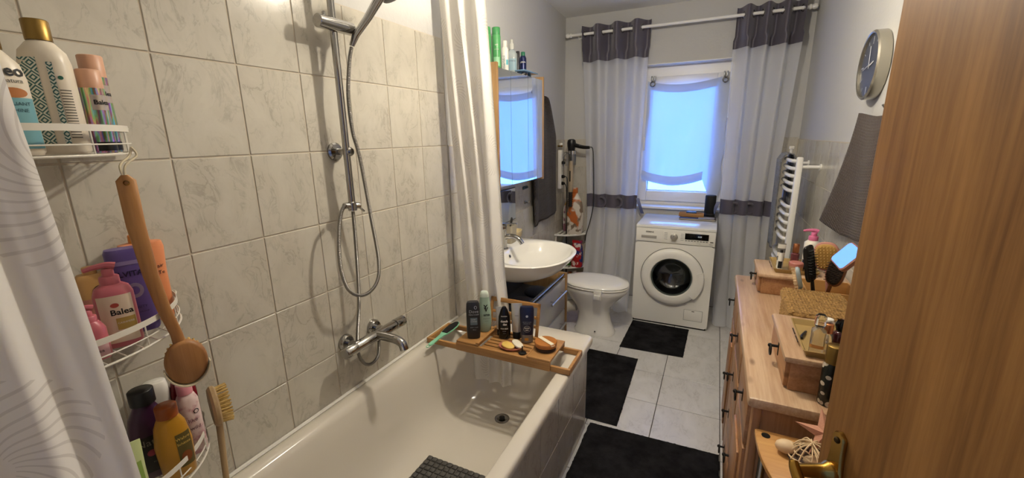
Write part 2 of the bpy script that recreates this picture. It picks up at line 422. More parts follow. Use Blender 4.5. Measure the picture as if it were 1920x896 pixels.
# right wall
wr = St(G().box((XR+.0055, -.12, 0), (XR+.2, YB+.2, H)).obj('wall_right', plaster, flat=True))
G().box((XR+.002, 1.1, 0), (XR+.0055, YB, 1.517)).obj('grout_bed', grout, wr, flat=True)
RR = [1.515, 1.25, .985, .72, .455, .19]
MXR = Matrix(((0, 0, -1, 0), (-1, 0, 0, 0), (0, 1, 0, 0), (0, 0, 0, 1)))
for i in range(-8, 7):
    y1 = 2.80+tw*i+tw
    for r in range(5):
        a, b = max(y1-tw, 1.1)+.002, min(y1, YB)-.002
        if b-a > .02: put_tile(wr, Matrix.Translation((XR, b, RR[r+1]+.002)) @ MXR, b-a, RR[r]-RR[r+1]-.004, tile_wall)
# back wall with the window niche
NX0, NX1, NZ0, NZ1 = .51, 1.40, .895, 2.165
g = G()
for a, b in (((-.3, YB, 0), (NX0, YB+.3, H)), ((NX1, YB, 0), (XR+.2, YB+.3, H)), ((NX0, YB, 0), (NX1, YB+.3, NZ0)), ((NX0, YB, NZ1), (NX1, YB+.3, H))): g.box(a, b)
wb = St(g.obj('wall_back', plaster, flat=True))
G().box((NX0, YB-.001, NZ1-.004), (NX1, 4.26, NZ1)).box((NX0, YB-.001, NZ0+.02), (NX0+.004, 4.26, NZ1-.004)).box((NX1-.004, YB-.001, NZ0+.02), (NX1, 4.26, NZ1-.004)).obj('added_niche_lining', white_paint, wb, flat=True)  # white lining added so soffit and reveals look lit from the window
MXB = Matrix(((1, 0, 0, 0), (0, 0, -1, 0), (0, 1, 0, 0), (0, 0, 0, 1)))
G().box((-.1, YB-.003, 0), (NX0-.02, YB, 1.532)).box((NX1+.02, YB-.003, 0), (XR, YB, 1.517)).obj('grout_bed', grout, wb, flat=True)
for r in range(2, 8):
    for x0, x1 in ((-.09, .118), (.122, .33), (.334, .488), (1.422, 1.63), (1.634, 1.845)):
        put_tile(wb, Matrix.Translation((x0, YB-.0055, ROWS[r+1]+.002)) @ MXB, x1-x0, ROWS[r]-ROWS[r+1]-.004, tile_wall)
# ceiling, near wall with doorway, hallway behind the photographer
St(G().box((-.3, -1.7, H), (2.6, YB+.3, H+.1)).obj('ceiling', ceil_m, flat=True))
DX0, DX1 = .98, 1.81
St(G().box((-.2, -.12, 0), (DX0, 0, H)).box((DX1, -.12, 0), (XR+.2, 0, H)).box((DX0, -.12, 2.05), (DX1, 0, H)).obj('wall_near', plaster, flat=True))
St(G().box((-.2, -1.7, 0), (2.6, -1.6, H)).box((-.3, -1.7, 0), (-.2, -.12, H)).box((2.5, -1.7, 0), (2.6, -.12, H)).obj('wall_hall', plaster, flat=True))
St(G().box((-.3, -1.7, -.1), (2.6, 0, -.001)).obj('floor_hall', tile_floor, flat=True))
St(G().box((DX0-.06, -.13, 0), (DX0, .008, 2.05)).box((DX1, -.13, 0), (DX1+.04, .008, 2.05)).box((DX0-.06, -.13, 2.05), (DX1+.04, .008, 2.11)).obj('trim_1', beech, flat=True))
# window
wn = St(G().box((NX0, 4.26, NZ0), (.64, 4.32, NZ1)).box((1.29, 4.26, NZ0), (NX1, 4.32, NZ1)).box((.64, 4.26, NZ0), (1.29, 4.32, .97)).box((.64, 4.26, 2.05), (1.29, 4.32, NZ1)).obj('window_1', white_paint, flat=True))
g = G(); g.rbox((.615, 4.235, .95), (.69, 4.30, 2.07), .006); g.rbox((1.225, 4.235, .95), (1.315, 4.30, 2.07), .006); g.rbox((.69, 4.238, .95), (1.225, 4.30, 1.045), .006); g.rbox((.69, 4.238, 1.985), (1.225, 4.30, 2.07), .006)
g.obj('sash', white_paint, wn)
g = G(); g.rbox((.69, 4.262, 1.045), (.70, 4.28, 1.985), .002); g.rbox((1.215, 4.262, 1.045), (1.225, 4.28, 1.985), .002); g.rbox((.69, 4.262, 1.045), (1.225, 4.28, 1.055), .002); g.rbox((.69, 4.262, 1.975), (1.225, 4.28, 1.985), .002)
g.obj('glazing_bead', white_plastic, wn)
pm = bpy.data.materials.new('window_glass'); pm.use_nodes = True; k = N(pm.node_tree); pm.node_tree.nodes.remove(pm.node_tree.nodes['Principled BSDF'])
tr = k.n('ShaderNodeBsdfTransparent'); gl = k.n('ShaderNodeBsdfGlossy'); gl.inputs['Roughness'].default_value = .03; mx = k.n('ShaderNodeMixShader'); mx.inputs[0].default_value = .06
k.l(tr.outputs[0], mx.inputs[1]); k.l(gl.outputs[0], mx.inputs[2]); k.l(mx.outputs[0], pm.node_tree.nodes['Material Output'].inputs[0])
G().box((.70, 4.285, 1.055), (1.215, 4.291, 1.975)).obj('pane', pm, wn, flat=True)
hd = G(); hd.rbox((.64, 4.222, 1.50), (.665, 4.235, 1.57), .004); hd.rbox((.644, 4.19, 1.42), (.661, 4.205, 1.545), .006); hd.tube([(.652, 4.225, 1.535), (.652, 4.197, 1.535)], .007); hd.obj('window_handle', white_plastic, wn)
G().rbox((NX0+.001, 4.10, .895), (NX1-.001, 4.26, .915), .004).obj('window_sill', white_paint, wn)
# ceiling lamp (hangs above the frame)
lp = T('pendant_lamp', 'small round glowing ceiling lamp in the middle of the room', 'lamp', (.88, 1.72, 2.37))
bm_ = M('lamp_bulb', '#ffffff', .4, emis=((LAMP_COLOR[0], LAMP_COLOR[1], LAMP_COLOR[2]), LAMP_POWER))
G().sphere((0, 0, .01), .04, 20, 12).obj('bulb', bm_, lp)
G().lathe([(.02, .052), (.024, .06), (.022, .10), (.006, .11)], 16).obj('socket', white_plastic, lp)
G().tube([(0, 0, .105), (0, 0, .24)], .004).obj('cord', white_plastic, lp)
G().lathe([(.012, .235), (.05, .245), (.052, .2598)], 20).obj('ceiling_rose', white_plastic, lp)
# ================================================================ bath
tub = T('bathtub', 'white built-in bathtub with tiled front along the left wall', 'bathtub', (.4, 1, 0))
def tubring(x0, x1, y0, y1, r, z): return [(x-.4, y-1, z_) for x, y, z_ in rrect(x0, x1, y0, y1, r, z, 10)]
G().rings([tubring(.005, .783, .005, 2.022, .03, .525), tubring(.003, .785, .004, 2.024, .03, .548), tubring(.006, .782, .008, 2.021, .03, .558), tubring(.012, .776, .014, 2.015, .03, .562),
    tubring(.052, .732, .10, 1.872, .14, .563), tubring(.064, .724, .112, 1.862, .15, .557), tubring(.076, .715, .125, 1.853, .16, .535), tubring(.09, .70, .16, 1.845, .17, .47),
    tubring(.115, .672, .25, 1.825, .18, .34), tubring(.145, .64, .36, 1.80, .19, .25), tubring(.19, .60, .44, 1.765, .18, .212), tubring(.25, .54, .55, 1.70, .14, .20), tubring(.33, .46, .8, 1.5, .06, .199)], cap0=False).obj('tub_shell', tub_white, tub, angle=60)
dr = G().lathe([(.0, .0), (.037, .0), (.037, .004), (.031, .006), (.024, .0035), (.0, .0035)], 28, cap0=False, cap1=False).obj('drain', chrome, tub, (.425-.4, 1.66-1, .2005))
G().lathe([(.0, .0), (.014, .0), (.014, .006), (.0, .008)], 20, cap0=False, cap1=False).obj('drain_plug', black, dr, (0, 0, .0036))
ap = G().box((.335, -.99, 0), (.3485, 1.015, .524)).box((-.39, 1.0, 0), (.335, 1.015, .524)).obj('tub_apron', grout, tub, flat=True)
for i in range(-6, 4):
    for z0, z1 in ((0.002, .244), (.248, .522)):
        a, b = max(1.36+tw*i, .01)+.002, min(1.36+tw*i+tw, 2.018)-.002
        if b-a > .02: put_tile(ap, Matrix.Translation((.353, a-1, z0)) @ MX, b-a, z1-z0, tile_wall)
G().tube([(.008-.4, .02-1, .566), (.008-.4, 1.93-1, .566)], .007, 6).obj('silicone_joint', white_plastic, tub)
# anti-slip mat of pebbled squares
bmt = G(); nx, ny = 11, 18; x0, y0, pt = .245, .83, .0262
for i in range(nx):
    for j in range(ny):
        cx, cy = x0+(i+.5)*pt, y0+(j+.5)*pt
        bmt.rings([[(p[0], p[1], p[2]) for p in rrect(cx-q, cx+q, cy-q, cy+q, .005, z, 2)] for z, q in ((.2035, .0118), (.2085, .0112), (.2105, .009))])
tag(bmt.box((x0, y0, .201), (x0+nx*pt, y0+ny*pt, .204)).obj('anti_slip_mat', M('rubber_grey', '#4a4744', .6)), 'dark grey pebbled anti-slip mat lying inside the bathtub', 'bath mat')
# shower rail
BX, BY = .062, 1.19
sr = T('shower_rail', 'vertical chrome shower rail fixed to the tiled bath wall', 'shower rail', (0, BY, 1.3))
G().tube([(BX, 0, .04), (BX, 0, 1.0)], .0125, 14).obj('rail_bar', chrome, sr)
for z in (.228, .95):
    b = G().lathe([(.033, 0), (.033, .008), (.027, .014), (.0, .016)], 24, mtx=along((1, 0, 0)), cap1=False).obj('wall_bracket', chrome, sr, (0, 0, z))
    G().lathe([(.011, .012), (.0125, .05), (.0165, .052), (.0165, .075), (.012, .08)], 18, mtx=along((1, .12, 0))).obj('bracket_arm', chrome, b)
sl = G().lathe([(.0195, -.075), (.0215, -.073), (.0215, .07), (.0195, .072)], 20, mtx=along((0, 1, 0))).obj('slider', chrome, sr, (BX+.012, 0, .648))
G().lathe([(.006, 0), (.006, .014), (.004, .016)], 10).obj('slider_button', chrome, sl, (0, -.045, .017))
dv = G().lathe([(.016, 0), (.016, .03), (.012, .034)], 16).obj('diverter_collar', chrome, sr, (BX, 0, .012))
G().lathe([(.010, -.035), (.012, -.03), (.012, .03), (.007, .034)], 14, mtx=along((.25, 1, -.1))).obj('diverter_body', chrome, sr, (BX, 0, .03))
G().tube([(.0, .02, 0), (.012, .045, -.028)], .004, 8).obj('diverter_lever', chrome, sr, (BX, 0, .03))
# hand shower
hs = T('hand_shower', 'chrome hand shower resting in the slider of the rail', 'shower head', (.10, 1.252, 1.925))
G().rings([[Vector(p) for p in ring] for ring in [[(c[0]+r1*cos(2*pi*i/14), c[1]+r1*.8*sin(2*pi*i/14), c[2]+r1*.35*cos(2*pi*i/14)*-1) for i in range(14)] for c, r1 in (((-.012, -.012, -.035), .010), ((0, 0, 0), .014), ((.03, .035, .06), .016), ((.055, .062, .115), .0185), ((.075, .08, .15), .022), ((.092, .095, .165), .014))]]).obj('handle', chrome, hs)
hm = along((.5, .25, -.83))
hh = G().lathe([(.012, -.03), (.045, -.014), (.057, -.004), (.057, .006)], 28, mtx=hm, cap1=False).obj('spray_head', chrome, hs, (.105, .10, .152))
G().lathe([(.0, .0095), (.05, .009), (.056, .006)], 28, mtx=hm, cap0=False, cap1=False).obj('spray_face', black, hh)
# hose
pts = [(.086, 1.240, 1.885), (.086, 1.222, 1.83), (.08, 1.208, 1.72), (.078, 1.213, 1.6), (.092, 1.222, 1.5), (.092, 1.246, 1.292), (.085, 1.273, 1.091), (.085, 1.248, 1.005), (.085, 1.176, .981), (.085, 1.108, 1.026), (.085, 1.083, 1.125), (.085, 1.093, 1.241), (.08, 1.118, 1.315), (.07, 1.15, 1.338)]
tag(G().tube(catmull(pts, 14), .0068, 10).obj('shower_hose', hose_m), 'ribbed steel shower hose hanging in a long loop below the rail', 'hose')
pts = [(.062, 1.19, 1.308), (.06, 1.187, 1.15), (.055, 1.178, .95), (.04, 1.168, .82), (.036, 1.163, .73), (.045, 1.18, .675), (.06, 1.205, .664), (.072, 1.232, .69), (.075, 1.242, .755)]
ch = tag(G().tube(catmull(pts, 14), .0068, 10).obj('connecting_hose', hose_m), 'ribbed steel connecting hose running down from rail to bath mixer', 'hose')
# mixer
mi = T('bath_mixer', 'chrome thermostatic bath mixer above the tub rim', 'tap', (.075, 1.23, .782))
G().lathe([(.0215, -.112), (.0225, -.11), (.0225, .108), (.0215, .11)], 26, mtx=along((0, 1, 0))).obj('body', chrome, mi)
for sgn, nm in ((-1, 'temperature_knob'), (1, 'flow_knob')):
    G().lathe([(.0205, .112), (.0235, .114), (.0235, .165), (.021, .168), (0, .168)], 26, mtx=along((0, sgn, 0)), cap1=False).obj(nm, chrome, mi)
for yy in (-.095, .058):
    e = G().lathe([(.034, 0), (.034, .012), (.028, .02), (.0, .021)], 26, mtx=along((1, 0, 0)), cap1=False).obj('escutcheon', chrome, mi, (-.075, yy, 0))
    G().lathe([(.015, .018), (.015, .062)], 16, mtx=along((1, 0, 0))).obj('union_nut', chrome, e)
G().tube(catmull([(.0, 0, .004), (.05, .004, .004), (.10, .006, 0), (.128, .007, -.012), (.137, .007, -.036)], 6), lambda t: .019-.002*t, 16).obj('spout', chrome, mi)
# ---------------- shower curtains on an angled rod
rod = T('shower_curtain_rod', 'white shower curtain rod running round the tub under the ceiling', 'rod', (.7, 1.0, 2.3))
G().tube(catmull([(0, -.999, 0), (0, .3, 0), (0, .80, 0), (-.03, .855, 0), (-.08, .865, 0), (-.35, .865, 0), (-.699, .865, 0)], 8), .0105, 12).obj('rod_tube', white_plastic, rod)
for p, d in (((0, -.9985, 0), (0, 1, 0)), ((-.7, .865, 0), (1, 0, 0))): G().lathe([(.028, 0), (.028, .01), (.014, .02)], 20, mtx=along(d)).obj('rod_flange', white_plastic, rod, p)
# far curtain, bunched at the foot end
def far_curtain(u, v):
    z = 2.27-(2.27-.30)*v
    k = min(1, max(0, (2.27-z)/1.7))
    xl, xr = .03+.10*k+.05*max(0, (1.0-z)), .275+.10*k+.06*max(0, (.9-z))
    amp = .015 if z > .7 else .012
    yc = 1.865-.03*max(0, (1.2-z)/.6) if z > .6 else 1.835-.16*(.6-z)
    wob = sin(3.1*z+5*u)*.012
    return (xl+(xr-xl)*u+.012*sin(2*pi*2.5*u+4*z)*(1-abs(2*u-1)), yc+amp*sin(2*pi*3.2*u+wob*20+.6)-.003*sin(24*u+z), z)
fc = T('shower_curtain', 'white shower curtain with swirl motifs bunched at the far end of the tub', 'curtain', (.2, 1.86, .3))
o = G().grid(far_curtain, 110, 60, lambda u, v: (u*.62, 2.27-v*1.97)).obj('cloth', shower_cloth, fc, (-.2, -1.86, -.3))
for i in range(6):
    u = (i+.5)/6; G().tube([(.03+.245*u-.2+0*a, .02*cos(a)+.005, 1.995+.026*sin(a)) for a in [2*pi*j/16 for j in range(16)]], .0022, 6, closed=True).obj('curtain_ring', white_plastic, fc)
def near_curtain(u, v):
    z = 2.27-(2.27-.30)*v
    y = .017+(.213-.017)*u+.033*max(0, 1.62-z)**.8*u
    return (.692+.018*sin(2*pi*1.6*u+.9+.5*z)*(1-.5*u)+.008*sin(2*pi*4*u+2*z), y, z)
nc = T('shower_curtain', 'white shower curtain with swirl motifs pulled to the near end of the tub', 'curtain', (.69, .11, .3))
G().grid(near_curtain, 60, 50, lambda u, v: (.01+u*.24, 2.215-v*1.97)).obj('cloth', shower_cloth, nc, (-.69, -.11, -.3))
for i in range(4):
    u = (i+.5)/4; G().tube([(.008+.022*cos(a), .017+.185*u-.11, 1.995+.026*sin(a)) for a in [2*pi*j/16 for j in range(16)]], .0022, 6, closed=True).obj('curtain_ring', white_plastic, nc)
# ---------------- corner caddy
PX, PY = .034, .335
cy_ = T('shower_caddy', 'white pole caddy with three wire baskets in the tub corner', 'caddy', (PX, PY, .563))
wire = M('white_coated_wire', '#d6d1c5', .35)
G().tube([(0, 0, 0), (0, 0, H-.563-.001)], .0115, 14).obj('pole', wire, cy_)
ZS = [(1.553, .222), (1.145, .246), (.782, .248)]
for zs, HL in ZS:
    def shelf_pt(a, k=1.0): return (.012-PX+.212*k*sin(a), .34-PY+HL*k*-cos(a))
    z = zs-.563
    sh = G().tube([(*shelf_pt(pi*i/40), z-.0025) for i in range(41)]+[(.012-PX, .34-PY+HL, z-.0025)], .0026, 6)
    sh.tube([(.012-PX, .34-PY-HL, z-.0025), (.012-PX, .34-PY+HL, z-.0025)], .0026, 6)
    for i in range(-6, 7):
        y = i*.034; xm = .212*sqrt(max(0, 1-(y/HL)**2)); sh.tube([(.012-PX, .34-PY+y, z-.003), (.012-PX+xm, .34-PY+y, z-.003)], .0014, 5)
    sh = sh.obj('basket', wire, cy_)
    arc = [shelf_pt(pi*i/40) for i in range(41)]
    G().rings([[(x*1.0+dx*sin(pi*i/40), y-dx*cos(pi*i/40), z+.043+dz) for dx, dz in ((-.001, 0), (.001, 0), (.001, .0125), (-.001, .0125))] for i, (x, y) in enumerate(arc)]).obj('rim_band', wire, sh)
    g = G().tube([(x, y, z+.018) for x, y in arc], .0016, 6)
    for i in range(2, 40, 6): g.tube([(*arc[i], z-.002), (*arc[i], z+.044)], .0016, 6)
    g.obj('rail_wire', wire, sh)
    # round end loop back to the wall
    g = G(); e = arc[-1]; g.tube(catmull([(*arc[37], z+.048), (e[0]+.03, e[1]+.004, z+.052), (e[0]+.004, e[1]+.002, z+.05), (e[0]+.001, e[1]-.03, z+.05)], 6), .0022, 6); g.obj('end_loop', wire, sh)
# ---------------- bottles, top basket
z = 1.5535
cream = M('bottle_cream', '#d9cfbd', .35)
b = Bottle('shampoo_bottle', 'white shampoo bottle with blue label half behind the near curtain', (.155, .353, z), [(0, .03, .022, 3), (.006, .034, .026, 3), (.13, .034, .026, 3), (.155, .03, .024, 2.6), (.172, .018, .016, 2.2), (.178, .013, .013, 2)], cream, rz=face_cam(.155, .353, .35))
b.patch(-.026, .030, .012, .098, M('label_teal', '#6b9da5', .4)).text('ineo', .026, .142, .004, black_print, .0006).text('- natura', .010, .126, .006).text('BRILLIANT', .0085, .088, .004, M('ink_petrol', '#123d49', .6)).text('SHINE', .0085, .077, .008, MATS['ink_petrol'])
b.patch(-.012, .024, .098, .115, M('label_almond', '#a8672f', .5), oval=True).rcap(.016, .178, .205, gold)
b = Bottle('shampoo_bottle', 'tall white shampoo bottle with gold cap and teal diamond print', (.135, .425, z), [(0, .03, .024, 3), (.006, .0345, .029, 3), (.165, .0345, .029, 3), (.185, .031, .027, 2.6), (.2, .02, .019, 2.2), (.204, .016, .016, 2)], cream, rz=face_cam(.135, .425, -.25))
b.patch(-.031, -.004, .02, .172, diamond_mat('diamond_print', '#cfd3c6', '#2f5f60')).patch(.008, .016, .02, .165, MATS['diamond_print']).patch(.018, .031, .03, .12, stripes_mat('fine_print', '#d9cfbd', '#6d675d', 200)).patch(.019, .026, .135, .142, M('ink_green', '#1f5a48', .6), oval=True)
b.rcap(.0185, .204, .24, gold)
blush = M('cap_blush', '#c89a7e', .4); holo = holo_mat('holographic_foil')
for loc, h, r, lb in (((.125, .487, z), .163, .0195, 'shorter blush-capped spray can with rainbow foil on the top basket'), ((.062, .52, z), .20, .021, 'taller blush-capped spray can behind the shorter foil can')):
    b = Bottle('spray_can', lb, loc, [(0, r*.96, r*.96, 2), (.004, r, r, 2), (h*.78, r, r, 2)], holo, rz=face_cam(loc[0], loc[1], .55), cat='spray can')
    b.patch(-r*.75, r*.75, h*.52, h*.70, M('foil_plain', '#b9ada0', .3, .5)).text('Balea', .0125, h*.61, .001, black_print, .0003).patch(-r*.9, r*.9, .004, .022, black)
    b.rcap(r*.99, h*.78, h, blush)
# ---------------- bottles, middle basket
z = 1.1455
b = Bottle('shampoo_bottle', 'orange shampoo bottle standing behind the purple one', (.048, .537, z), [(0, .036, .022, 2.6), (.006, .039, .025, 2.6), (.12, .039, .025, 2.6), (.18, .043, .024, 2.6), (.194, .040, .022, 2.6), (.197, .02, .015, 2.3)], M('plastic_orange', '#d98a5c', .35), rz=face_cam(.048, .537, .2))
b.text('air', .013, .135, .024).text('Te', .013, .118, .024).cap([(.197, .02, .016, 2.5), (.214, .019, .015, 2.5), (.216, .016, .013, 2.5)], M('cap_orange', '#d98226', .4))
b = Bottle('shampoo_bottle', 'flat violet shampoo bottle with dark lettering on the middle basket', (.095, .488, z), [(0, .03, .019, 3.2), (.006, .033, .022, 3.2), (.1, .0355, .023, 3.2), (.19, .037, .021, 3.2), (.198, .034, .018, 3.2)], M('plastic_violet', '#5b4a84', .35), rz=face_cam(.095, .488, .05))
vi = M('ink_violet', '#20183a', .5)
b.text('ELVITAL', .0165, .142, 0, vi, .0004).patch(-.024, .024, .163, .172, M('label_lilac', '#8577a3', .5)).patch(-.014, .016, .085, .12, M('print_silver', '#9d95ae', .35, .6), oval=True).patch(-.008, .009, .093, .112, MATS['plastic_violet'], off=.0011, oval=True).text('DENSITY', .008, .062, .0, vi).text('CARE COLOUR', .005, .05, .0, vi)
pinkp = M('plastic_pink', '#b5606a', .35)
def pump(b, z0, m, s=1.0, d=1):
    b.rcap(.0165*s, z0, z0+.017*s, m, 'pump_collar').rcap(.010*s, z0+.017*s, z0+.033*s, m, 'pump_neck')
    G().tube(catmull([(.013*s*d, 0, z0+.036*s), (0, 0, z0+.04*s), (-.02*s*d, 0, z0+.0385*s), (-.036*s*d, 0, z0+.034*s)], 5), lambda t: (.0085-.0045*t)*s, 8).obj('pump_head', m, b.t)
b = Bottle('soap_dispenser', 'pink pump soap dispenser with cream label on the middle basket', (.14, .435, z), [(0, .030, .022, 3), (.006, .033, .025, 3), (.115, .033, .025, 3), (.13, .028, .022, 2.6), (.138, .017, .016, 2.2)], pinkp, rz=face_cam(.14, .435, -.05), cat='dispenser')
b.patch(-.027, .028, .012, .116, M('label_cream', '#d5c3ae', .5)).text('Balea', .0175, .079, .008, black_print, .0004).patch(-.004, .027, .04, .066, M('label_gold', '#b79a55', .4, .4), off=.0009).text('CASHMERE', .0055, .055, .011, white_print).patch(-.008, .006, .09, .1, M('print_flower', '#a24339', .6), off=.0009, oval=True)
pump(b, .138, pinkp)
b = Bottle('soap_dispenser', 'small pink jar with pump at the edge of the near curtain', (.172, .378, z), [(0, .019, .017, 2.6), (.005, .022, .02, 2.6), (.062, .022, .02, 2.6), (.074, .017, .016, 2.3), (.08, .013, .013, 2)], pinkp, rz=face_cam(.172, .378, 0), cat='dispenser')
b.patch(-.019, .019, .006, .035, M('label_clear', '#c79ea0', .3)).text('Balea', .010, .02, 0)
pump(b, .08, pinkp, .75)
b = Bottle('shower_gel', 'yellow patterned shower gel bottle behind the pink dispenser', (.07, .43, z), [(0, .026, .018, 3), (.006, .03, .02, 3), (.14, .03, .02, 3), (.152, .022, .014, 2.5)], M('plastic_sand', '#b98f57', .4), rz=face_cam(.07, .43, .1))
b.patch(-.024, .024, .02, .10, M('label_rosy', '#bb7f70', .5)).patch(-.004, .02, .104, .128, black_print, oval=True).patch(-.001, .017, .107, .125, M('label_peach', '#d0a98a', .5), off=.001, oval=True).patch(.003, .013, .110, .121, black_print, off=.0014, oval=True).rcap(.012, .152, .168, MATS['plastic_sand'])
# ---------------- bottles, lower basket
z = .7825
b = Bottle('shower_gel', 'dark purple shower gel bottle with round black cap', (.10, .452, z), [(0, .034, .024, 3), (.006, .039, .027, 3), (.12, .041, .027, 3), (.155, .034, .025, 2.6), (.18, .022, .02, 2.2), (.19, .019, .019, 2)], M('plastic_aubergine', '#3a1b36', .3), rz=face_cam(.075, .468, .12))
b.patch(-.036, .036, .02, .115, M('label_dark', '#120d12', .4)).text('Nature', .024, .098, .0, M('print_stone', '#7d736a', .5)).text('Box', .018, .078, .012, MATS['print_stone']).patch(-.018, .0, .062, .079, M('print_plum', '#8d2f40', .5), off=.001, oval=True).patch(.001, .03, .073, .077, MATS['print_plum'], off=.001).text('POMEGRANATE', .005, .045, .008, MATS['print_stone'])
b.rcap(.0245, .19, .225, black)
b = Bottle('lotion_bottle', 'plain white lotion bottle beside the dark red one on the lower basket', (.032, .505, z), [(0, .024, .018, 3), (.005, .028, .021, 3), (.17, .028, .021, 3), (.195, .024, .018, 2.6), (.198, .02, .015, 2.6)], white_plastic, rz=face_cam(.035, .535, .1))
b.text('A', .03, .13, .008, grey_print).text('soft', .012, .10, .006, grey_print)
b = Bottle('shampoo_bottle', 'dark red shampoo bottle half hidden by the long bath brush', (.055, .553, z), [(0, .024, .017, 3), (.005, .028, .02, 3), (.15, .028, .02, 3), (.18, .022, .016, 2.6), (.185, .02, .015, 2.6)], M('plastic_red', '#6b0d1c', .25), rz=face_cam(.055, .572, .1))
b.text('color', .012, .09, .0, white_print)
b = Bottle('lotion_bottle', 'white lotion bottle with pink cap on the lower basket', (.112, .532, z), [(0, .02, .017, 2.6), (.005, .0235, .021, 2.6), (.15, .0235, .021, 2.6), (.165, .018, .017, 2.3), (.17, .014, .014, 2)], M('label_blossom', '#d9c2bd', .45, var=('#c08f94', 40, (1, 1, 1), .5, .62)), rz=face_cam(.112, .532, .2))
b.text('like', .015, .1, 0, M('ink_plum', '#5a2b3c', .6)).text('wild', .014, .078, .002, MATS['ink_plum']).patch(.004, .016, .115, .128, black_print, oval=True).patch(.006, .014, .117, .126, MATS['label_blossom'], off=.001, oval=True).rcap(.0165, .17, .198, M('cap_pink', '#d98f98', .4))
b = Bottle('shampoo_bottle', 'golden yellow shampoo bottle with amber cap at the front of the lower basket', (.163, .467, z), [(0, .026, .02, 2.8), (.006, .032, .024, 2.8), (.09, .036, .025, 2.8), (.14, .03, .022, 2.6), (.163, .02, .018, 2.3)], M('plastic_honey', '#b07f24', .3), rz=face_cam(.172, .45, .15))
b.patch(.0, .030, .03, .118, M('label_olive', '#564a22', .4)).text('Wahre', .010, .105, .014, M('print_gold', '#d6b45b', .4)).text('Schätze', .009, .092, .014, MATS['print_gold']).patch(.004, .026, .04, .07, M('print_honey', '#7a3d12', .4), off=.001, oval=True)
b.rcap(.0215, .163, .192, M('cap_amber', '#8a4416', .3))
b = Bottle('cream_tube', 'pale green tube standing on its cap at the edge of the near curtain', (.196, .378, z), [(0, .0165, .0165, 2), (.045, .0165, .0165, 2), (.047, .018, .018, 2), (.10, .018, .014, 2.1), (.155, .02, .006, 2.2), (.165, .02, .002, 2.4)], M('tube_lime', '#b9c48f', .4), rz=face_cam(.196, .378, .1), cat='tube')
b.patch(-.01, .012, .06, .12, M('print_leaf', '#7f9a4a', .5)).rcap(.0168, .0, .045, MATS['tube_lime'])
# ---------------- long bath brush on its cord
br = T('bath_brush', 'long-handled wooden bath brush with cotton strap hanging from the top basket', 'brush', (.196, .512, 1.02))
path = [Vector((.170, .490, 1.496)), Vector((.178, .486, 1.40)), Vector((.184, .489, 1.29)), Vector((.19, .496, 1.21)), Vector((.197, .506, 1.145)), Vector((.200, .509, 1.09))]
fr = Vector((cos(face_cam(.19, .5)), sin(face_cam(.19, .5)), 0)); nn = Vector((-fr.y, fr.x, 0))
def ov(c, w_, d_): return [c+fr*(w_*cos(2*pi*i/16))+nn*(d_*sin(2*pi*i/16))-Vector(br.location) for i in range(16)]
G().rings([ov(p, w_, .006) for p, w_ in zip([path[0]+Vector((0, 0, .012)), path[0]]+path[1:], (.006, .0165, .016, .0135, .0125, .0115, .013))]).obj('brush_handle', brush_wood, br, angle=60)
hl = G().tube([path[0]-Vector(br.location)-nn*.0075+fr*(.0045*cos(a))+Vector((0, 0, .0045*sin(a)-.004)) for a in [2*pi*i/12 for i in range(12)]], .0012, 5, closed=True).obj('eyelet', brass, br)
hc = Vector((.203, .511, 1.074))
def disc(c, rw, rh, off): return [c+fr*(rw*cos(2*pi*i/32))+Vector((0, 0, rh*sin(2*pi*i/32)))+nn*off-Vector(br.location) for i in range(32)]
G().rings([disc(hc, .034, .046, -.010), disc(hc, .040, .053, -.006), disc(hc, .041, .055, .004), disc(hc, .038, .052, .008)]).obj('brush_head', brush_wood, br, angle=60)
g = G()
for i in range(26):
    a = 2*pi*i/26
    for q in (.85, .55):
        c0 = hc+fr*(.036*q*cos(a))+Vector((0, 0, .049*q*sin(a)))+nn*.008-Vector(br.location); c1 = c0+nn*.018+fr*(.007*cos(a))+Vector((0, 0, .008*sin(a))); g.tube([c0, c1], .0026, 5)
g.obj('bristles', bristle, br)
g = G(); ar = [pi+.15+(pi-.3)*i/24 for i in range(25)]
g.rings([[hc+fr*((.0425+e)*cos(a))+Vector((0, 0, (.0565+e)*sin(a)))+nn*o_-Vector(br.location) for e, o_ in ((-.0005, -.014), (.002, -.014), (.002, .006), (-.0005, .006))] for a in ar]).obj('strap', strap_m, br)
g = G(); top = Vector((.157, .517, 1.556))
for s_ in (-1, 1): g.tube(catmull([path[0]-nn*.002+Vector((0, 0, -.002)), path[0]+fr*.004*s_+Vector((0, 0, .03)), top+fr*.006*s_-Vector((0, 0, .01)), top+Vector((0, 0, .008))], 6), .0024, 6)
for i in range(len(g.v)): g.v[i] = tuple(Vector(g.v[i])-Vector(br.location))
g.obj('hanging_cord', rope_m, br)
